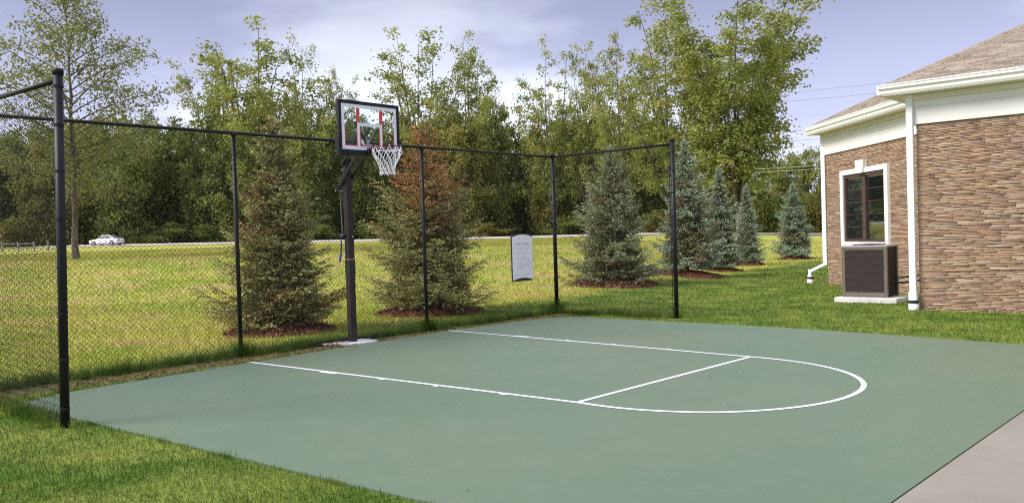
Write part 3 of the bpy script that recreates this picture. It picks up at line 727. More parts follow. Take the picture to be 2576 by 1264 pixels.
# broadleaved trees
YG = ((.135, .185, .050), (.260, .305, .088), (.400, .400, .155))
DG = ((.058, .104, .034), (.135, .185, .052), (.255, .280, .085))
GG = ((.115, .150, .060), (.205, .235, .090), (.315, .315, .140))
AU = ((.130, .140, .045), (.245, .245, .075), (.370, .335, .115))
birch = excurrent(201, 12.4, 3.9, pal=GG)
cott = [broadleaf(300 + i, 26, 11 + i, fork=.10, leaders=10 + i % 2, nb=15, nt=8, nleaf=9, leaf=.33, spread=.98, low=.12, cl=.46, blen=.24, up=.40, pal=YG, topp=(.58, .95), trunk_r=.26, taper=.35) for i in range(3)]
bigc = [broadleaf(350 + i, 26, 15, fork=.09, leaders=13, nb=22, nt=10, nleaf=12, leaf=.27, spread=.98, low=.10, cl=.50, blen=.21, up=.7, droop=.12, pal=YG, topp=(.62, .99), trunk_r=.24) for i in range(2)]
wood = [broadleaf(400 + i, 18, 11, fork=.10, leaders=11, nb=12, nt=7, nleaf=18, leaf=.42, spread=.98, low=.0, cl=.72, blen=.25, up=.2, droop=.3, pal=(DG, YG, DG, AU)[i], topp=(.32, .97), trunk_r=.2) for i in range(4)]
bush = [broadleaf(500 + i, 6, 6, fork=.06, leaders=10, nb=8, nt=5, nleaf=16, leaf=.36, spread=.98, low=.0, cl=.5, blen=.25, up=.3, droop=.15, pal=(DG, AU)[i], topp=(.25, .95), trunk_r=.07) for i in range(2)]

def put(name, me, native, D, px, topy, wpx, rz, label, cat, group, bark='bark', tilt=(0, 0)):
    P = at_depth(px, D); hor = CY  # height from the top's sight line
    d = ray(px, topy); ztop = CAM[2] + D * d[2]; h = ztop - P[2]; w = wpx / FPX * D
    plant_tree(name, me, tuple(P), (w / native[1], w / native[1], h / native[0]), rz, label, cat, group, bark, tilt=tilt)
P = ground(190, 652)
plant_tree('slender_tree', birch, tuple(P), (1.0, 1.0, 1.03), 1.0, 'slender airy tree with a bare lower trunk standing alone in the field', 'tree', None, 'bark')
CW = [  # px, top, width, depth, which, rotation, label
    (660, 72, 330, 138, 0, .3, 'tall airy cottonwood rising above the wood, left of the backboard'),
    (565, 128, 200, 141, 1, 1.7, 'lower airy cottonwood leaning left beside the tallest one left of the hoop'),
    (778, 108, 190, 143, 2, 2.6, 'slim cottonwood top between the hoop and the tallest left cottonwood'),
    (862, 176, 110, 146, 1, 4.0, 'small cottonwood top peeping just over the backboard'),
    (1075, 84, 250, 138, 1, 5.1, 'tall rounded cottonwood rising right of the backboard'),
    (1180, 92, 150, 141, 0, 2.2, 'narrow cottonwood close against the rounded one right of the backboard'),
    (1246, 190, 90, 144, 2, .9, 'short cottonwood tip beside the bright cloud gap'),
    (1395, 118, 190, 128, 2, 3.4, 'thin leaved cottonwood above the corner post of the fence'),
    (1480, 122, 150, 126, 0, 1.1, 'thin cottonwood next to the one above the corner post'),
]
for px, top, w, D, k, rz, lab in CW: put('cottonwood_tree', cott[k], (26, 11 + k), D, px, top, w, rz, lab, 'tree', 'cottonwoods rising above the wood')
put('cottonwood_tree', bigc[0], (26, 15), 92, 1860, -90, 500, .4, 'huge dense cottonwood towering over the blue spruces', 'tree', 'cottonwoods rising above the wood')
put('cottonwood_tree', cott[2], (26, 13), 97, 1690, 25, 300, 2.1, 'wide cottonwood with bare pale limbs left of the huge one', 'tree', 'cottonwoods rising above the wood', 'pale_bark')
put('cottonwood_tree', cott[1], (26, 12), 104, 1568, 88, 170, 3.9, 'mid sized cottonwood behind the grey green spruce', 'tree', 'cottonwoods rising above the wood')

WD = [  # px, top, width, depth, kind, label
    (-45, 330, 190, 128, 0, 'dark tree of the wood at the far left edge of the view'),
    (45, 322, 180, 132, 2, 'dark green tree of the wood behind the pale rail fence'),
    (120, 318, 170, 127, 3, 'brownish tree of the wood just left of the near end post'),
    (215, 300, 180, 134, 1, 'yellow green tree of the wood behind the slender pale trunk'),
    (305, 292, 180, 130, 1, 'yellow green tree of the wood above the white car'),
    (385, 280, 170, 136, 0, 'dark green tree of the wood right of the white car'),
    (452, 296, 150, 140, 2, 'dark tree of the wood with bright sky chinks beside it'),
    (535, 285, 180, 133, 0, 'deep green tree of the wood just left of the first line post'),
    (615, 292, 170, 131, 1, 'yellow green tree of the wood behind the first line post'),
    (700, 300, 170, 136, 3, 'brownish tree of the wood above the olive spruce'),
    (775, 288, 170, 132, 1, 'yellow green tree of the wood between olive spruce and hoop'),
    (855, 285, 160, 137, 0, 'dark tree of the wood behind the hoop pole'),
    (935, 290, 160, 133, 2, 'dark green tree of the wood right under the net'),
    (1010, 288, 160, 138, 3, 'brownish tree of the wood left of the rust topped spruce'),
    (1090, 300, 160, 134, 1, 'yellow green tree of the wood behind the rust topped spruce'),
    (1165, 280, 160, 131, 3, 'brownish tree of the wood right of the second line post'),
    (1245, 238, 150, 136, 1, 'pointed yellow green tree of the wood above the white sign'),
    (1320, 300, 150, 140, 0, 'very dark tree of the wood right above the white sign'),
    (1395, 285, 150, 132, 3, 'brownish tree of the wood behind the corner post'),
    (1470, 292, 160, 135, 1, 'yellow green tree of the wood left of the grey green spruce'),
    (1550, 285, 160, 128, 1, 'yellow green tree of the wood above the grey green spruce'),
    (1635, 300, 160, 130, 1, 'yellow green tree of the wood left of the fence end post'),
    (1720, 330, 150, 126, 0, 'dark tree of the wood behind the tall blue green spruce'),
    (1800, 400, 130, 118, 3, 'low brownish tree of the wood between the two tall spruces'),
    (1870, 415, 130, 120, 0, 'low dark tree of the wood behind the narrow blue spruce'),
    (1940, 400, 120, 124, 1, 'low yellow green tree of the wood between the two smallest spruces'),
    (1995, 382, 110, 128, 0, 'dark tree of the wood behind the lone spruce'),
    (2045, 372, 110, 122, 1, 'yellow green tree of the wood nearest the clubhouse corner'),
    (2110, 366, 120, 126, 0, 'dark tree of the wood mostly hidden by the clubhouse corner'),
]
for i, (px, top, w, D, k, lab) in enumerate(WD):
    put('woodland_tree', wood[k], (18, 11), D, px, top, w, 1.9 * i, lab, 'tree', 'trees along the front of the wood')
for i, px in enumerate(range(-90, 1760, 62)):
    put('woodland_tree', wood[(i * 3) % 4 if i % 3 else 0], (18, 11), 158 + 9 * (i % 3), px + random.uniform(-15, 15), 318 + random.uniform(-14, 22), 165, 2.3 * i, 'dark tree deep in the wood behind the front row', 'tree', 'trees deep in the wood')
BU = [(30, 545, 120, 124, 1, 'russet bush under the wood behind the pale rail fence'), (430, 560, 130, 128, 0, 'dark bush under the wood right of the white car'), (560, 562, 120, 128, 0, 'dark bush under the wood left of the first line post'),
      (800, 565, 120, 126, 0, 'dark bush at the wood edge left of the hoop pole'), (960, 560, 120, 128, 0, 'dark bush at the wood edge right of the hoop pole'), (1230, 560, 110, 128, 1, 'russet bush at the wood edge above the sign'),
      (1440, 545, 130, 124, 0, 'dark bush at the wood edge right of the corner post'), (1660, 530, 120, 120, 1, 'russet bush at the wood edge left of the end post'), (1905, 500, 110, 112, 1, 'russet bush between the two smallest blue spruces'), (1960, 490, 100, 110, 0, 'dark bush left of the lone blue spruce'), (2062, 480, 100, 108, 1, 'russet bush beside the clubhouse corner')]
for i, (px, top, w, D, k, lab) in enumerate(BU): put('bush', bush[k], (6, 6), D, px, top, w, i * 1.1, lab, 'bush', 'bushes along the wood edge')

g = np.random.default_rng(909); n = 60000
u_ = g.uniform(-100, 60, n); v_ = 134 - .2 * u_ + g.uniform(0, 34, n); hh = 6.5 * g.beta(1.1, 1.9, n) * (.6 + .4 * np.sin(u_ * .7) * np.sin(u_ * .23 + 1))
x, y = CAM[0] + v_ * FH[0] + u_ * RH[0], CAM[1] + v_ * FH[1] + u_ * RH[1]
tn = g.uniform(0, 1, (n, 1)) * (.4 + .6 * np.sin(u_ * .31)[:, None] ** 2)
LV, LF, LC = leaves(np.stack([x, y, terr(x, y) + hh], 1), g.normal(0, 1, (n, 3)), .62, g, np.array(DG[0]) * (1 - tn) + np.array((.105, .095, .03)) * tn)
tag(np_obj('undergrowth', LV, LF, M['leaf'], None, LC), 'dense shady undergrowth filling the foot of the wood', 'undergrowth', kind='stuff')

# ------------------------------------------------------------------ far rail fence and car
rf = empty('rail_fence', tuple(at_depth(20, 84))); tag(rf, 'pale wooden rail fence far across the field at left', 'fence')
bpy.context.view_layer.update(); pr_ = None
for i, px in enumerate((-70, -30, 5, 45, 85, 120)):
    P = at_depth(px, 84 + .02 * i); local(MB().bar(P - [0, 0, .2], P + [0, 0, .95], .14, .14, up=(1, 0, 0)).build('fence_post', M['old_wood'], rf), rf)
    if pr_ is not None and i != 5:
        for z in (.45, .78): local(MB().bar(pr_ + [0, 0, z], P + [0, 0, z], .05, .12).build('rail', M['old_wood'], rf), rf)
    pr_ = P

def car_at(px, D, rz):
    P = at_depth(px, D); c_ = empty('car', (P[0], P[1], P[2] + .06), rz); tag(c_, 'white saloon car on the far road at the wood edge', 'car')
    # profile along x (front at +x), loft across width
    prof = [(2.28, .30, .40), (2.30, .52, .62), (2.05, .72, .74), (1.15, .84, .82), (.95, .86, .83)]
    st_ = [(2.27, .28, .60, .62), (2.15, .22, .70, .76), (1.2, .2, .84, .86), (-.0, .2, .90, .88), (-1.3, .2, .93, .87), (-2.1, .24, .90, .78), (-2.28, .32, .80, .66)]
    V = []; n = 8
    for x, zb, zt, hw in st_:
        for (yy, zz) in ((-hw * .92, zb), (-hw, zb + .15), (-hw, zt - .18), (-hw * .88, zt), (hw * .88, zt), (hw, zt - .18), (hw, zb + .15), (hw * .92, zb)): V.append((x, yy, zz))
    Fc = [(i * n + k, i * n + (k + 1) % n, (i + 1) * n + (k + 1) % n, (i + 1) * n + k) for i in range(len(st_) - 1) for k in range(n)]
    Fc += [tuple(range(n)), tuple(reversed(range((len(st_) - 1) * n, len(st_) * n)))]
    body = MB().add(V, Fc).build('body', M['car_white'], c_, bevel=.03)
    cb = [(1.15, .84, .74), (.35, 1.37, .56), (-.75, 1.40, .56), (-1.75, .93, .70)]
    V = [(x, s_ * hw, z) for x, z, hw in cb for s_ in (-1, 1)]
    MB().add(V, [(0, 2, 3, 1), (2, 4, 5, 3), (4, 6, 7, 5), (0, 1, 7, 6), (0, 6, 4, 2), (1, 3, 5, 7)]).build('cabin', M['car_white'], c_, bevel=.03)
    for s_ in (-1, 1):
        for a, b in (((.90, .28), (-.22, -.17)), ((-.26, -.26), (-1.38, -.74))):
            q = [(a[0], .90), (a[1], 1.31), (b[1], 1.33), (b[0], .92)] if a[0] > 0 else [(a[0], .91), (a[1], 1.33), (b[1], 1.33), (b[0], .97)]
            V = [(x, s_ * (np.interp(z, [.84, 1.4], [.735, .56]) + .012), z) for x, z in q]; MB().add(V, [(0, 1, 2, 3) if s_ < 0 else (3, 2, 1, 0)]).build('side_window', M['car_glass'], c_)
        for x in (1.42, -1.38):
            w = MB().tube([(x, s_ * .72, .31), (x, s_ * .90, .31)], .325, 18).build('wheel', M['tyre'], c_, smooth=True)
            MB().tube([(x, s_ * .89, .31), (x, s_ * .912, .31)], .20, 14).build('rim', M['steel'], w)
        MB().box(2.14, 2.30, s_ * .60 - .12, s_ * .60 + .12, .50, .62).build('headlight', M['steel'], c_, bevel=.02)
        MB().box(-2.30, -2.16, s_ * .55 - .12, s_ * .55 + .12, .58, .74).build('taillight', M['lamp_red'], c_, bevel=.02)
    V = [(1.10, -.66, .885), (1.10, .66, .885), (.40, .53, 1.345), (.40, -.53, 1.345)]
    MB().add([(x + .02, y, z + .01) for x, y, z in V], [(0, 1, 2, 3)]).build('windscreen', M['car_glass'], c_)
    V = [(-1.68, -.62, .97), (-1.68, .62, .97), (-.82, .53, 1.375), (-.82, -.53, 1.375)]
    MB().add([(x - .02, y, z + .01) for x, y, z in V], [(3, 2, 1, 0)]).build('rear_window', M['car_glass'], c_)
    return c_
car_at(268, 119, math.atan2(-RH[1] + .2 * FH[1], -RH[0] + .2 * FH[0]))

# ------------------------------------------------------------------ clubhouse
K = empty('stone_clubhouse', (5.28, 11.18, 0)); tag(K, 'stone faced clubhouse with white trim and brown grey shingled hip roof', 'building')
bpy.context.view_layer.update()
def kp(o, parent=K):
    o.parent = parent
    if parent is K: o.matrix_parent_inverse = K.matrix_basis.inverted()
    else: o.matrix_parent_inverse = parent.matrix_world.inverted() if False else o.matrix_parent_inverse
    return o
def kb(mb, name, mat, parent=K, **k):
    o = mb.build(name, mat, parent, **k)
    if parent is K: o.matrix_parent_inverse = K.matrix_basis.inverted()
    return o
A = np.array([5.28, 11.18]); Bw = np.array([5.28, 13.55]); Cw = np.array([.80, 18.03])
wd = (Cw - Bw) / np.linalg.norm(Cw - Bw); wn = np.array([-.70711, -.70711]); WL = float(np.linalg.norm(Cw - Bw))
ZM, ZW = 3.53, 3.66      # top of the stone on the main wall and on the angled wing
core = [(5.31, 11.21), (14, 11.21), (14, 26), (.83, 26), (.83, 18.05), (5.31, 13.57)]
kb(MB().prism(core, -.3, 4.2), 'wall_core', M['trim_cream'])
PAL = np.array([.95, .97, .90]) * np.array([(.43, .27, .19), (.47, .31, .22), (.40, .245, .175), (.50, .36, .265), (.345, .215, .165), (.46, .285, .215), (.44, .33, .265), (.49, .335, .235), (.33, .21, .165), (.45, .325, .27), (.53, .40, .315)])
def stones(p0, dv, nv, length, z0, z1, hole=None, seed=1):
    g = np.random.default_rng(seed); mb_v = []; mb_f = []; mb_c = []; o = 0; z = z0
    while z < z1:
        h = g.uniform(.018, .036); zt = min(z + h, z1); segs = [(0, length)]
        if hole and zt > hole[2] and z < hole[3]: segs = [(0, hole[0]), (hole[1], length)]
        for a, b in segs:
            s_ = a - g.uniform(0, .2)
            while s_ < b:
                l = g.uniform(.16, .60); e = min(s_ + l, b); st0 = max(s_, a)
                if e - st0 > .015:
                    dep = g.uniform(.004, .016); jz = .002
                    P = []
                    for (ss, zz, dd) in ((st0 + .002, z + jz, 0), (e - .002, z + jz, 0), (e - .002, zt - .001, 0), (st0 + .002, zt - .001, 0)):
                        q = p0 + dv * ss; P.append((q[0] - nv[0] * .03, q[1] - nv[1] * .03, zz))
                    for (ss, zz) in ((st0 + .006, z + jz + .003), (e - .006, z + jz + .003), (e - .006, zt - .004), (st0 + .006, zt - .004)):
                        q = p0 + dv * ss + nv * (dep + g.normal(0, .004)); P.append((q[0], q[1], zz + g.normal(0, .0015)))
                    mb_v += P; mb_f += [(o + 4, o + 5, o + 6, o + 7), (o, o + 1, o + 5, o + 4), (o + 1, o + 2, o + 6, o + 5), (o + 2, o + 3, o + 7, o + 6), (o + 3, o, o + 4, o + 7)]
                    o += 8; c_ = PAL[g.integers(0, len(PAL))] * g.uniform(.90, 1.10); mb_c += [c_] * 8
                s_ += l
        z = zt
    return np.array(mb_v), np.array(mb_f), np.array(mb_c)
V, Fc, Cc = stones(A, np.array([1., 0]), np.array([0, -1.]), 5.2, -.1, ZM, seed=5)
kp(np_obj('stone_wall', V, Fc, M['stone'], K, Cc))
WS0, WS1, WZ0, WZ1 = 2.66, 5.30, 1.10, 2.99
V, Fc, Cc = stones(Bw, wd, wn, WL, -.3, ZW, (WS0 + .02, WS1 - .02, WZ0, WZ1 - .02), seed=6)
kp(np_obj('stone_wall', V, Fc, M['stone'], K, Cc))
V, Fc, Cc = stones(Cw, np.array([0, 1.]), np.array([-1., 0]), 5.0, -.3, ZW, seed=8)
kp(np_obj('stone_wall', V, Fc, M['stone'], K, Cc))

def along(p0, dv, nv, s0, s1, d0, d1, z0, z1, mb):
    """box along a wall: s along, d outward"""
    V = []
    for z in (z0, z1):
        for s_, d_ in ((s0, d0), (s1, d0), (s1, d1), (s0, d1)):
            q = p0 + dv * s_ + nv * d_; V.append((q[0], q[1], z))
    return mb.add(V, [(0, 3, 2, 1), (4, 5, 6, 7), (0, 1, 5, 4), (1, 2, 6, 5), (2, 3, 7, 6), (3, 0, 4, 7)])
X1 = np.array([1., 0]); NY = np.array([0, -1.])
# frieze boards in two steps, soffit, gutter
def eaves(p0, dv, nv, s0, s1, zb, zm, zt, zg, g0, g1, over=.46):
    mb = MB(); along(p0, dv, nv, s0, s1, .0, .055, zb, zm - .004, mb); along(p0, dv, nv, s0 + .001, s1 - .001, .0, .072, zm - .004, zm + .03, mb); along(p0, dv, nv, s0, s1, .0, .060, zm + .03, zt, mb)
    kb(mb, 'frieze_board', M['trim_white'], bevel=.004)
    mb = MB(); along(p0, dv, nv, s0, s1, .055, .12, zt - .11, zt, mb); kb(mb, 'crown_moulding', M['trim_cream'], bevel=.01)
    mb = MB(); along(p0, dv, nv, g0, g1, -.05, over - .10, zt, zt + .03, mb); kb(mb, 'soffit', M['trim_cream'])
    # ogee gutter swept along the eave
    prof = [(over - .10, zt - .01), (over - .015, zt - .005), (over + .01, zt + .04), (over + .015, zt + .085), (over + .05, zt + .125), (over + .055, zg - .025), (over + .065, zg - .02), (over + .065, zg), (over + .045, zg), (over + .03, zg - .02), (over - .10, zg - .03)]
    V = []
    for s_ in (g0, g1):
        for d_, z in prof: q = p0 + dv * s_ + nv * d_; V.append((q[0], q[1], z))
    n = len(prof); kb(MB().add(V, [tuple(range(n)), tuple(reversed(range(n, 2 * n)))] + [(i, n + i, n + (i + 1) % n, (i + 1) % n) for i in range(n)]), 'gutter', M['trim_white'])
eaves(A, X1, NY, -.06, 8.5, ZM, 3.855, 4.09, 4.29, -.52, 8.9)
eaves(Bw, wd, wn, -.0, WL + .05, ZW, 3.97, 4.25, 4.47, -.45, WL + .22)
# return trim round the main corner
mb = MB(); mb.box(5.20, 5.279, 11.14, 13.5, ZM + .002, 4.088); kb(mb, 'frieze_return', M['trim_white'], bevel=.004)
mb = MB(); mb.box(4.80, 5.279, 10.78, 13.2, 4.092, 4.118); kb(mb, 'soffit', M['trim_cream'])
mb = MB(); mb.box(4.72, 4.80, 10.70, 13.1, 4.10, 4.285); kb(mb, 'gutter', M['trim_white'], bevel=.01)

# shingled roofs
def shingles(poly, name, seed, course=.14, tab=.30):
    """poly: planar convex polygon, first edge is the eave; rows of tabs that overlap"""
    g = np.random.default_rng(seed); P = np.array(poly, float); nrm = unit(np.cross(P[1] - P[0], P[2] - P[0]))
    if nrm[2] < 0: nrm = -nrm
    e = unit(np.cross(np.array([0, 0, 1.]), nrm)); up = np.cross(nrm, e)
    if up[2] < 0: up = -up
    O = P[np.argmin(P[:, 2])].copy(); q = np.stack([(P - O) @ e, (P - O) @ up], 1); top = q[:, 1].max(); V = []; Fc = []; Cc = []; o = 0
    def span(t_):
        xs = []
        for i in range(len(q)):
            a, b = q[i], q[(i + 1) % len(q)]
            if (a[1] - t_) * (b[1] - t_) <= 0 and abs(a[1] - b[1]) > 1e-6: xs.append(a[0] + (b[0] - a[0]) * (t_ - a[1]) / (b[1] - a[1]))
        return (min(xs), max(xs)) if len(xs) >= 2 else None
    t_ = 0.0
    while t_ < top - .02:
        sp_ = span(min(t_ + .02, top - .001)); s2 = span(min(t_ + course, top - .001))
        if sp_ is None or s2 is None: break
        x = sp_[0]
        while x < sp_[1] - .01:
            w = tab * g.uniform(.45, 1.3); x1 = min(x + w, sp_[1]); c_ = np.array((.285, .240, .195)) * g.uniform(.72, 1.25) * np.array([1, g.uniform(.95, 1.03), g.uniform(.92, 1.05)])
            th = .014 * g.uniform(.6, 1.5); xa, xb = max(x, s2[0] - .0), min(x1, s2[1])
            if xb <= xa: xa, xb = (x, x1)
            t2 = min(t_ + course * 1.02, top)
            for (a, b, h) in ((x + .003, t_, th), (x1 - .003, t_, th), (min(xb, x1 - .003), t2, .002), (max(xa, x + .003), t2, .002), (x + .003, t_, -.004), (x1 - .003, t_, -.004)):
                V.append(O + e * a + up * b + nrm * h); Cc.append(c_)
            Fc += [(o, o + 1, o + 2, o + 3), (o + 4, o + 5, o + 1, o)]; o += 6; x = x1
        t_ += course
    under = len(V); V += [p - nrm * .01 for p in P]; Cc += [np.array((.14, .11, .1))] * len(P)
    me = np_obj(name, np.array(V), [np.array(Fc), np.array([list(range(under, under + len(P)))])], M['shingle'], K, np.array(Cc)); kp(me); return me
E0 = np.array([4.86, 10.70, 4.285])
h1 = np.array([.383, .924, .298]); rr = ray(2576, 60); Q = CAM + rr * ((18.0 - CAM[1]) / rr[1]); h2 = unit(Q - E0)
T1 = E0 + h1 * 7.0; T2 = E0 + h2 * 8.2
E1 = np.array([14.3, 10.70, 4.285]); TR = np.array([14.3, T1[1], T1[2]])
shingles([E0, E1, TR, T1], 'roof', 21)
shingles([E0, T1, T2], 'roof', 22, course=.14)
w0 = Bw - wd * .45 + wn * .48; w1 = Cw + wd * .16 + wn * .48
W0 = np.array([*w0, 4.47]); W1 = np.array([*w1, 4.47]); pit = .45
hip = np.array([.9239, .3827, .4175]); WT1 = W1 + hip * 4.6
rise = (WT1[2] - 4.47) / pit; WT0 = np.array([*(w0 - wn * rise), WT1[2]])
shingles([W1, W0, WT0, WT1], 'roof', 23)
# remaining roof faces close the volume
mb = MB(); W2 = np.array([.32, 26.4, 4.47]); 
mb.add([W1, WT1, (WT1[0], 24, WT1[2]), W2], [(0, 1, 2, 3)]); mb.add([T1, TR, (14.3, 24, 5.4), (8, 24, 5.4), T2], [(0, 1, 2, 3, 4)]); mb.add([WT0, WT1, (WT1[0], 24, WT1[2]), (8, 24, 5.4)], [(0, 1, 2, 3)])
kb(mb, 'rear_roof', simple('roof_plain', (.2, .165, .15), .9, .2))

# window with keystone in the wing
def wbox(s0, s1, d0, d1, z0, z1, mb=None): return along(Bw, wd, wn, s0, s1, d0, d1, z0, z1, mb or MB())
win = kb(wbox(WS0 + .19, WS1 - .19, -.02, .004, WZ0 + .12, WZ1 - .13), 'window', M['window_pane'])
def wp(mb, name, mat, **k): return mb.build(name, mat, win, **k) if True else None
def winpart(mb, name, mat, **k):
    o = mb.build(name, mat, None, **k); o.parent = win; o.matrix_parent_inverse = win.matrix_parent_inverse.inverted() @ win.matrix_parent_inverse if False else o.matrix_parent_inverse
    o.matrix_parent_inverse = K.matrix_basis.inverted() @ K.matrix_basis; return o
mb = wbox(WS0, WS0 + .17, 0, .085, WZ0 + .1, WZ1); wbox(WS1 - .17, WS1, 0, .085, WZ0 + .1, WZ1, mb); wbox(WS0, WS1, 0, .0855, WZ1 + .0005, WZ1 + .13, mb); wbox(WS0, WS1, 0, .085, WZ0, WZ0 + .0995, mb)
winpart(mb, 'surround', M['trim_white'], bevel=.006)
sm = (WS0 + WS1) / 2 + .02; ks = []
for z, hw in ((WZ1 - .01, .17), (WZ1 + .33, .24)):
    for s_, d_ in ((sm - hw, .02), (sm + hw, .02), (sm + hw, .15), (sm - hw, .15)): q = Bw + wd * s_ + wn * d_; ks.append((q[0], q[1], z))
winpart(MB().add(ks, [(0, 3, 2, 1), (4, 5, 6, 7), (0, 1, 5, 4), (1, 2, 6, 5), (2, 3, 7, 6), (3, 0, 4, 7)]), 'keystone', M['trim_white'], bevel=.006)
a, b = WS0 + .171, WS1 - .171
mb = wbox(a, a + .09, .0045, .05, WZ0 + .101, WZ1 - .001); wbox(b - .09, b, .0045, .05, WZ0 + .101, WZ1 - .001, mb); wbox(a + .0905, b - .0905, .0045, .049, WZ1 - .09, WZ1 - .001, mb); wbox(a + .0905, b - .0905, .0045, .049, WZ0 + .101, WZ0 + .17, mb)
wbox(sm - .11, sm + .07, .0045, .051, WZ0 + .1705, WZ1 - .0905, mb); winpart(mb, 'frame', M['window_frame'], bevel=.004)
mb = MB()
for k in range(1, 5):
    z = WZ0 + .17 + (WZ1 - WZ0 - .26) * k / 5
    wbox(a + .091, sm - .111, .0045, .012, z - .009, z + .009, mb); wbox(sm + .071, b - .091, .0045, .012, z - .009, z + .009, mb)
winpart(mb, 'muntin', M['window_frame'])

# downspouts
def downspout(x, y, ztop, foot=(0, 0), jog=None):
    if foot == (0, 0): pts = [(x, y, ztop), (x, y, .30)]
    ds = kb(MB().box(x - .06, x + .06, y - .045, y + .045, .30 if foot == (0, 0) else .52, ztop), 'downspout', M['pvc_white'], bevel=.010)
    fx, fy = x + foot[0], y + foot[1]
    def sub(mb, name, mat, **k):
        o = mb.build(name, mat, ds, **k); return o
    if foot != (0, 0): sub(MB().bar((x + .02, y, .56), (fx + .03, fy, .34), .1, .08).bar((fx, fy, .39), (fx, fy, .20), .1, .09, up=(1, 0, 0)), 'elbow', M['pvc_white'], bevel=.012)
    else: sub(MB().box(x - .075, x + .075, y - .065, y + .065, .15, .315), 'adapter', M['pvc_white'], bevel=.012)
    sub(MB().lathe([(.098, .115), (.101, .12), (.101, .165), (.098, .17)], (fx, fy, 0), 20), 'clamp', M['rubber'], smooth=True)
    sub(MB().lathe([(.092, -.10), (.092, .1149)], (fx, fy, 0), 20), 'drain_pipe', M['pvc_white'], smooth=True)
    sub(MB().lathe([(.085, .1701), (.08, .20)], (fx, fy, 0), 20), 'collar', M['pvc_white'], smooth=True)
    return ds
downspout(5.20, 11.075, 4.09)
downspout(.70, 18.06, 4.30, foot=(-.50, .10))

# air conditioning unit on its slab
slab = MB().box(3.19, 4.50, 12.28, 13.45, -.1, .085).build('equipment_slab', M['pad_concrete'], bevel=.015); tag(slab, 'pale concrete slab carrying the air conditioner', 'slab')
ac = empty('air_conditioner', (3.77, 12.87, .085)); tag(ac, 'dark brown air conditioning unit on a slab below the window', 'air conditioner')
bpy.context.view_layer.update()
def ap(mb, name, mat, **k):
    o = mb.build(name, mat, ac, **k); o.matrix_parent_inverse = ac.matrix_basis.inverted(); return o
x0, x1, y0_, y1_, z0, z1 = 3.29, 4.25, 12.50, 13.22, .087, 1.20
ap(MB().box(x0 + .03, x1 - .03, y0_ + .03, y1_ - .03, z0 + .02, z1 - .05), 'coil', M['unit_coil'])
for x in (x0, x1 - .07):
    for y in (y0_, y1_ - .07): ap(MB().box(x, x + .07, y, y + .07, z0, z1 - .0405), 'corner_post', M['unit_metal'], bevel=.006)
ap(MB().box(x0 + .0705, x1 - .0705, y0_ + .002, y0_ + .06, z0, z0 + .10), 'bottom_rail', M['unit_metal'], bevel=.006); ap(MB().box(x0 + .0705, x1 - .0705, y0_ + .002, y0_ + .06, z1 - .10, z1 - .0405), 'upper_rail', M['unit_metal'], bevel=.006)
mb = MB(); z = z0 + .105
while z < z1 - .105: mb.box(x0 + .0705, x1 - .0705, y0_ + .008, y0_ + .028, z, z + .010); z += .019
ap(mb, 'grille', simple('grille_brown', (.060, .045, .042), .5, .4))
mb = MB(); z = z0 + .03
while z < z1 - .06: mb.box(x1 - .026, x1 - .012, y0_ + .0705, y1_ - .0705, z, z + .008); z += .03
ap(mb, 'side_guard', M['unit_coil'])
ap(MB().box(x0 - .008, x1 + .008, y0_ - .008, y1_ + .008, z1 - .04, z1), 'top_cap', M['unit_cap'], bevel=.008)
fan = MB().lathe([(.34, 0), (.34, .012), (.32, .02), (.05, .03)], ((x0 + x1) / 2, (y0_ + y1_) / 2, z1 + .0005), 24); ap(fan, 'fan_guard', M['unit_coil'], smooth=True)
ap(MB().tube([(x1 - .01, 13.05, .36), (4.32, 13.3, .36), (4.42, 14.35, .36)], .022, 8).tube([(x1 - .01, 13.05, .48), (4.34, 13.3, .48), (4.44, 14.35, .48)], .018, 8), 'refrigerant_line', M['rubber'])

# ------------------------------------------------------------------ overhead cables behind the trees
CB = [(1955, 236, 2300, 203, 'cable', 'uppermost thin overhead cable left of the clubhouse roof'), (1955, 257, 2300, 228, 'cable', 'second overhead cable from the top left of the roof'),
      (1955, 332, 2300, 312, 'cable', 'third overhead cable meeting the wing eave'), (1955, 357, 2300, 333, 'cable', 'fourth overhead cable just below the wing gutter'),
      (1937, 423.7, 2300, 402, 'cable_pale', 'pale overhead cable, upper of the low pair before the wood'), (1937, 432, 2300, 411, 'cable_pale', 'pale overhead cable, lowest of all before the wood')]
for i, (xa, ya_, xb, yb_, mt, lab) in enumerate(CB):
    D0, D1 = (104, 100) if i < 4 else (88, 84); s_ = (yb_ - ya_) / (xb - xa); pts = []
    for q in np.linspace(-210 if i < 4 else -110, 900, 31):
        px = 2010 + q; py = ya_ + (px - xa) * s_; P = CAM + (D0 + (D1 - D0) * (q + 900) / 1800) * ray(px, py); pts.append(P + np.array([0, 0, 1.2 * (q / 900) ** 2]))
    tag(MB().tube(pts, .022 if i < 4 else .026, 5).build('overhead_cable', M[mt]), lab, 'cable', 'overhead cables beside the clubhouse')

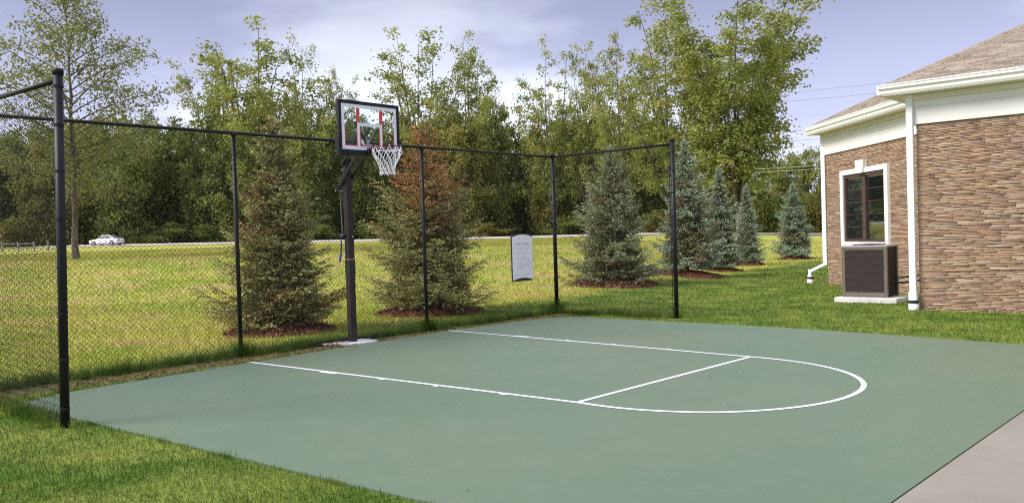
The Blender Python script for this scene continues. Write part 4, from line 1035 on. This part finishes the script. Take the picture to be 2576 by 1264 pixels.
# ------------------------------------------------------------------ grass blades
def in_poly(x, y, poly):
    ins = np.zeros(len(x), bool); n = len(poly)
    for i in range(n):
        (xa, ya), (xb, yb) = poly[i], poly[(i + 1) % n]
        c_ = ((ya > y) != (yb > y)) & (x < (xb - xa) * (y - ya) / (yb - ya + 1e-12) + xa); ins ^= c_
    return ins
cpoly = [(a, b) for a, b in court_poly]
def free(x, y):
    ok = ~in_poly(x, y, cpoly); ok &= ~((x > 8.66) & (x < 11.6) & (y < 7.6) & ((y > -2.9) | (x > 8.735))); ok &= ~in_poly(x, y, core)
    ok &= ~((x > 3.19) & (x < 4.5) & (y > 12.28) & (y < 13.45)); ok &= ~in_poly(x, y, pp)
    for P, rad, i in beds: ok &= (x - P[0]) ** 2 + (y - P[1]) ** 2 > (rad * .93) ** 2
    return ok
def blades(x, y, h, w, tint, g, lean=.45):
    n = len(x); z = terr(x, y); a = g.uniform(0, 2 * pi, n); d = np.stack([np.cos(a), np.sin(a), 0 * a], 1) * w[:, None] / 2
    b = g.uniform(0, 2 * pi, n); l = np.abs(g.normal(0, lean, n)) * h
    base = np.stack([x, y, z - .004], 1); tipv = base + np.stack([np.cos(b) * l, np.sin(b) * l, h], 1)
    V = np.stack([base - d, base + d, tipv], 1).reshape(-1, 3); return V, np.repeat(tint, 3, 0)
g = np.random.default_rng(77); VV_ = []; CC_ = []
N0 = 520000
d_ = np.exp(g.uniform(np.log(2.6), np.log(75), N0)); an = YAW + g.uniform(R(-36), R(36), N0)
x = CAM[0] + d_ * np.cos(an); y = CAM[1] + d_ * np.sin(an); ok = free(x, y)
x, y, d_ = x[ok], y[ok], d_[ok]
soil = (np.abs(x + .62) < .42) & (y > -3.3) & (y < 7.6); keep = ~soil | (g.uniform(0, 1, len(x)) < .35); x, y, d_ = x[keep], y[keep], d_[keep]
isfield = (-x - .12 * y) > 1.8
h = np.where(isfield, g.gamma(5, .010, len(x)), g.gamma(6, .0052, len(x))) + .006; h *= np.interp(d_, [3, 75], [1, 1.25])
w = np.maximum(.0042, .0011 * d_); tint = g.uniform(.82, 1.22, (len(x), 1)) * np.array([1, 1, 1.0]); dry = g.uniform(0, 1, len(x)) < .07; tint[dry] *= np.array([1.7, 1.25, 1.3])
V, Cc = blades(x, y, h, w, tint, g); VV_.append(V); CC_.append(Cc)
# uncut tufts along the foot of the fence and round the posts
def tufts(xs, ys, hm, n, spread, tone):
    for cx_, cy_ in zip(xs, ys):
        xx = cx_ + g.normal(0, spread, n); yy = cy_ + g.normal(0, spread, n); k = free(xx, yy); xx, yy = xx[k], yy[k]; m_ = len(xx)
        V, Cc = blades(xx, yy, g.gamma(5, hm / 5, m_), np.full(m_, .007), g.uniform(.5, 1.2, (m_, 1)) * np.array(tone), g, .6); VV_.append(V); CC_.append(Cc)
ys = g.uniform(FYL, FYR, 300); tufts(np.full(300, FX) + g.normal(0, .07, 300), ys, .12, 60, .05, (.75, .95, .8))
xs = g.uniform(FX, 1.9, 70); tufts(xs, np.full(70, FYR) + g.normal(0, .07, 70), .10, 60, .05, (.85, .95, .8))
xs = g.uniform(FX, 1.9, 60); tufts(xs, np.full(60, FYL) + g.normal(0, .06, 60), .09, 60, .05, (.9, 1, .8))
for (px_, py_) in ((FX, FYR), (FX, 4.11), (FX, .4)): tufts([px_] * 7 + list(px_ + g.normal(0, .06, 4)), [py_] * 7 + list(py_ + g.normal(0, .08, 4)), .2, 60, .05, (.45, .75, .45))
# fringe growing over the court edge
P = np.array(court_poly + [court_poly[0]]); 
for i in range(len(court_poly)):
    a, b = P[i], P[i + 1]; L = np.linalg.norm(b - a)
    if (a[0] > 8.6 and b[0] > 8.6) or a[0] > 8.75: continue
    n = int(L * 420); t_ = g.uniform(0, 1, n); nn = np.array([(b - a)[1], -(b - a)[0]]) / L; s1 = (a[0] + (b - a)[0] * t_) * 5 + (a[1] + (b - a)[1] * t_) * 5; o_ = np.abs(g.normal(0, .035, n)) + .004 - .045 * np.clip(np.sin(s1) + .7 * np.sin(2.7 * s1 + 1) - .5, 0, 1)
    x = a[0] + (b - a)[0] * t_ + nn[0] * o_; y = a[1] + (b - a)[1] * t_ + nn[1] * o_; k = free(x, y) | (o_ < .0); x, y = x[k], y[k]; m_ = len(x)
    clump = .5 + .9 * (np.sin(x * 9 + y * 7) * .5 + .5)
    V, Cc = blades(x, y, g.gamma(5, .008, m_) * clump + .022, np.full(m_, .006), g.uniform(.7, 1.3, (m_, 1)) * np.ones(3), g, .8); VV_.append(V); CC_.append(Cc)
V = np.concatenate(VV_); Cc = np.concatenate(CC_)
gr = np_obj('grass', V, np.arange(len(V)).reshape(-1, 3), M['blade'], None, Cc); tag(gr, 'short grass growing over the lawn and along the fence', 'grass', kind='stuff')

# dry leaves and bits of bark on the soil strip
n = 900; x = g.uniform(-.95, -.1, n); y = g.uniform(-3, 7.2, n); k = free(x, y); x, y = x[k], y[k]; n = len(x)
LV, LF, LC = leaves(np.stack([x, y, terr(x, y) + .012], 1), g.normal(0, 1, (n, 3)) * [1, 1, .15], .035, g, np.array([(.16, .09, .04)]) * g.uniform(.4, 1.7, (n, 1)))
x2 = g.uniform(.2, 8.5, 18); y2 = g.uniform(-2.6, 6.8, 18); z2 = np.full(18, .008); k2 = in_poly(x2, y2, cpoly); x2, y2, z2 = x2[k2], y2[k2], z2[k2]
LV2, LF2, LC2 = leaves(np.stack([x2, y2, z2], 1), g.normal(0, 1, (len(x2), 3)) * [1, 1, .12], .017, g, np.array([(.13, .075, .035)]) * g.uniform(.4, 1.5, (len(x2), 1)))
LF = np.vstack([LF, LF2 + len(LV)]); LV = np.vstack([LV, LV2]); LC = np.vstack([LC, LC2])
tag(np_obj('leaf_litter', LV, LF, M['mulch'], None, LC), 'dry leaf litter on the soil and scattered on the court', 'leaf litter', kind='stuff')

# ------------------------------------------------------------------ sky, sun, camera
SUN_AZ, SUN_EL = math.atan2(-.87, -.55), R(42)
SKYOFF = 1.0
w = bpy.data.worlds.new('World'); sc.world = w; w.use_nodes = True; nt = w.node_tree; nt.nodes.clear()
N = nt.nodes.new; L = nt.links.new
out = N('ShaderNodeOutputWorld'); bg = N('ShaderNodeBackground'); bg.inputs[1].default_value = .10; L(bg.outputs[0], out.inputs[0])
sky = N('ShaderNodeTexSky'); sky.sky_type = 'NISHITA'; sky.sun_disc = False; sky.sun_elevation = SUN_EL; sky.sun_rotation = pi / 2 - SUN_AZ; sky.dust_density = 1.5
tc = N('ShaderNodeTexCoord'); mp = N('ShaderNodeMapping'); mp.inputs['Scale'].default_value = (1, 1, 3.2); mp.inputs['Location'].default_value = (SKYOFF, 0, 0); L(tc.outputs['Generated'], mp.inputs[0])
nz = N('ShaderNodeTexNoise'); nz.inputs['Scale'].default_value = 2.1; nz.inputs['Detail'].default_value = 7; nz.inputs['Roughness'].default_value = .52; L(mp.outputs[0], nz.inputs[0])
mr = N('ShaderNodeMapRange'); mr.interpolation_type = 'SMOOTHSTEP'; mr.inputs[1].default_value = .46; mr.inputs[2].default_value = .64; L(nz.outputs[0], mr.inputs[0])
cr = N('ShaderNodeMix'); cr.data_type = 'RGBA'; cr.inputs[6].default_value = (3.1, 3.15, 4.5, 1); cr.inputs[7].default_value = (5.6, 5.8, 6.7, 1); L(mr.outputs[0], cr.inputs[0])
cm = N('ShaderNodeMix'); cm.data_type = 'RGBA'; cm.inputs[0].default_value = .85; L(sky.outputs[0], cm.inputs[6]); L(cr.outputs[2], cm.inputs[7]); 
sx = N('ShaderNodeSeparateXYZ'); L(tc.outputs['Generated'], sx.inputs[0])
el = N('ShaderNodeValToRGB'); el.color_ramp.interpolation = 'EASE'   # bright horizon, a grey cloud bank above it, brighter overhead
for i_, (p_, v_) in enumerate(((.0, (1.25, 1.25, 1.18)), (.11, (1.0, 1.0, 1.0)), (.30, (.57, .58, .61)), (.55, (1.25, 1.25, 1.22)))):
    e_ = el.color_ramp.elements[i_] if i_ < 2 else el.color_ramp.elements.new(p_)
    e_.position = p_; e_.color = (*v_, 1)
L(sx.outputs[2], el.inputs[0])
ml = N('ShaderNodeMix'); ml.data_type = 'RGBA'; ml.blend_type = 'MULTIPLY'; ml.inputs[0].default_value = 1; L(cm.outputs[2], ml.inputs[6]); L(el.outputs[0], ml.inputs[7]); L(ml.outputs[2], bg.inputs[0])

ld = bpy.data.lights.new('sun', 'SUN'); ld.energy = 2.1; ld.angle = R(26); ld.color = (1, .95, .86)
so = bpy.data.objects.new('sun', ld); COL.objects.link(so)
from mathutils import Vector, Matrix
sv = Vector((cos(SUN_AZ) * cos(SUN_EL), sin(SUN_AZ) * cos(SUN_EL), sin(SUN_EL))); so.rotation_euler = sv.to_track_quat('Z', 'Y').to_euler(); so.location = (0, 0, 30)

cd = bpy.data.cameras.new('camera'); cam = bpy.data.objects.new('camera', cd); COL.objects.link(cam)
mt = Matrix(((_r[0], _u[0], -_f[0], CAM[0]), (_r[1], _u[1], -_f[1], CAM[1]), (_r[2], _u[2], -_f[2], CAM[2]), (0, 0, 0, 1))); cam.matrix_world = mt
cd.sensor_fit = 'HORIZONTAL'; cd.sensor_width = 36; cd.lens = 36 * FPX / 2576; cd.clip_start = .05; cd.clip_end = 3000
sc.camera = cam
sc.view_settings.view_transform = 'Standard'; sc.view_settings.look = 'None'; sc.view_settings.exposure = 1.12; sc.view_settings.gamma = 1; sc.view_settings.use_curve_mapping = False
sc.cycles.max_bounces = 6; sc.cycles.transparent_max_bounces = 12; sc.cycles.use_denoising = False; sc.cycles.filter_width = 1.15
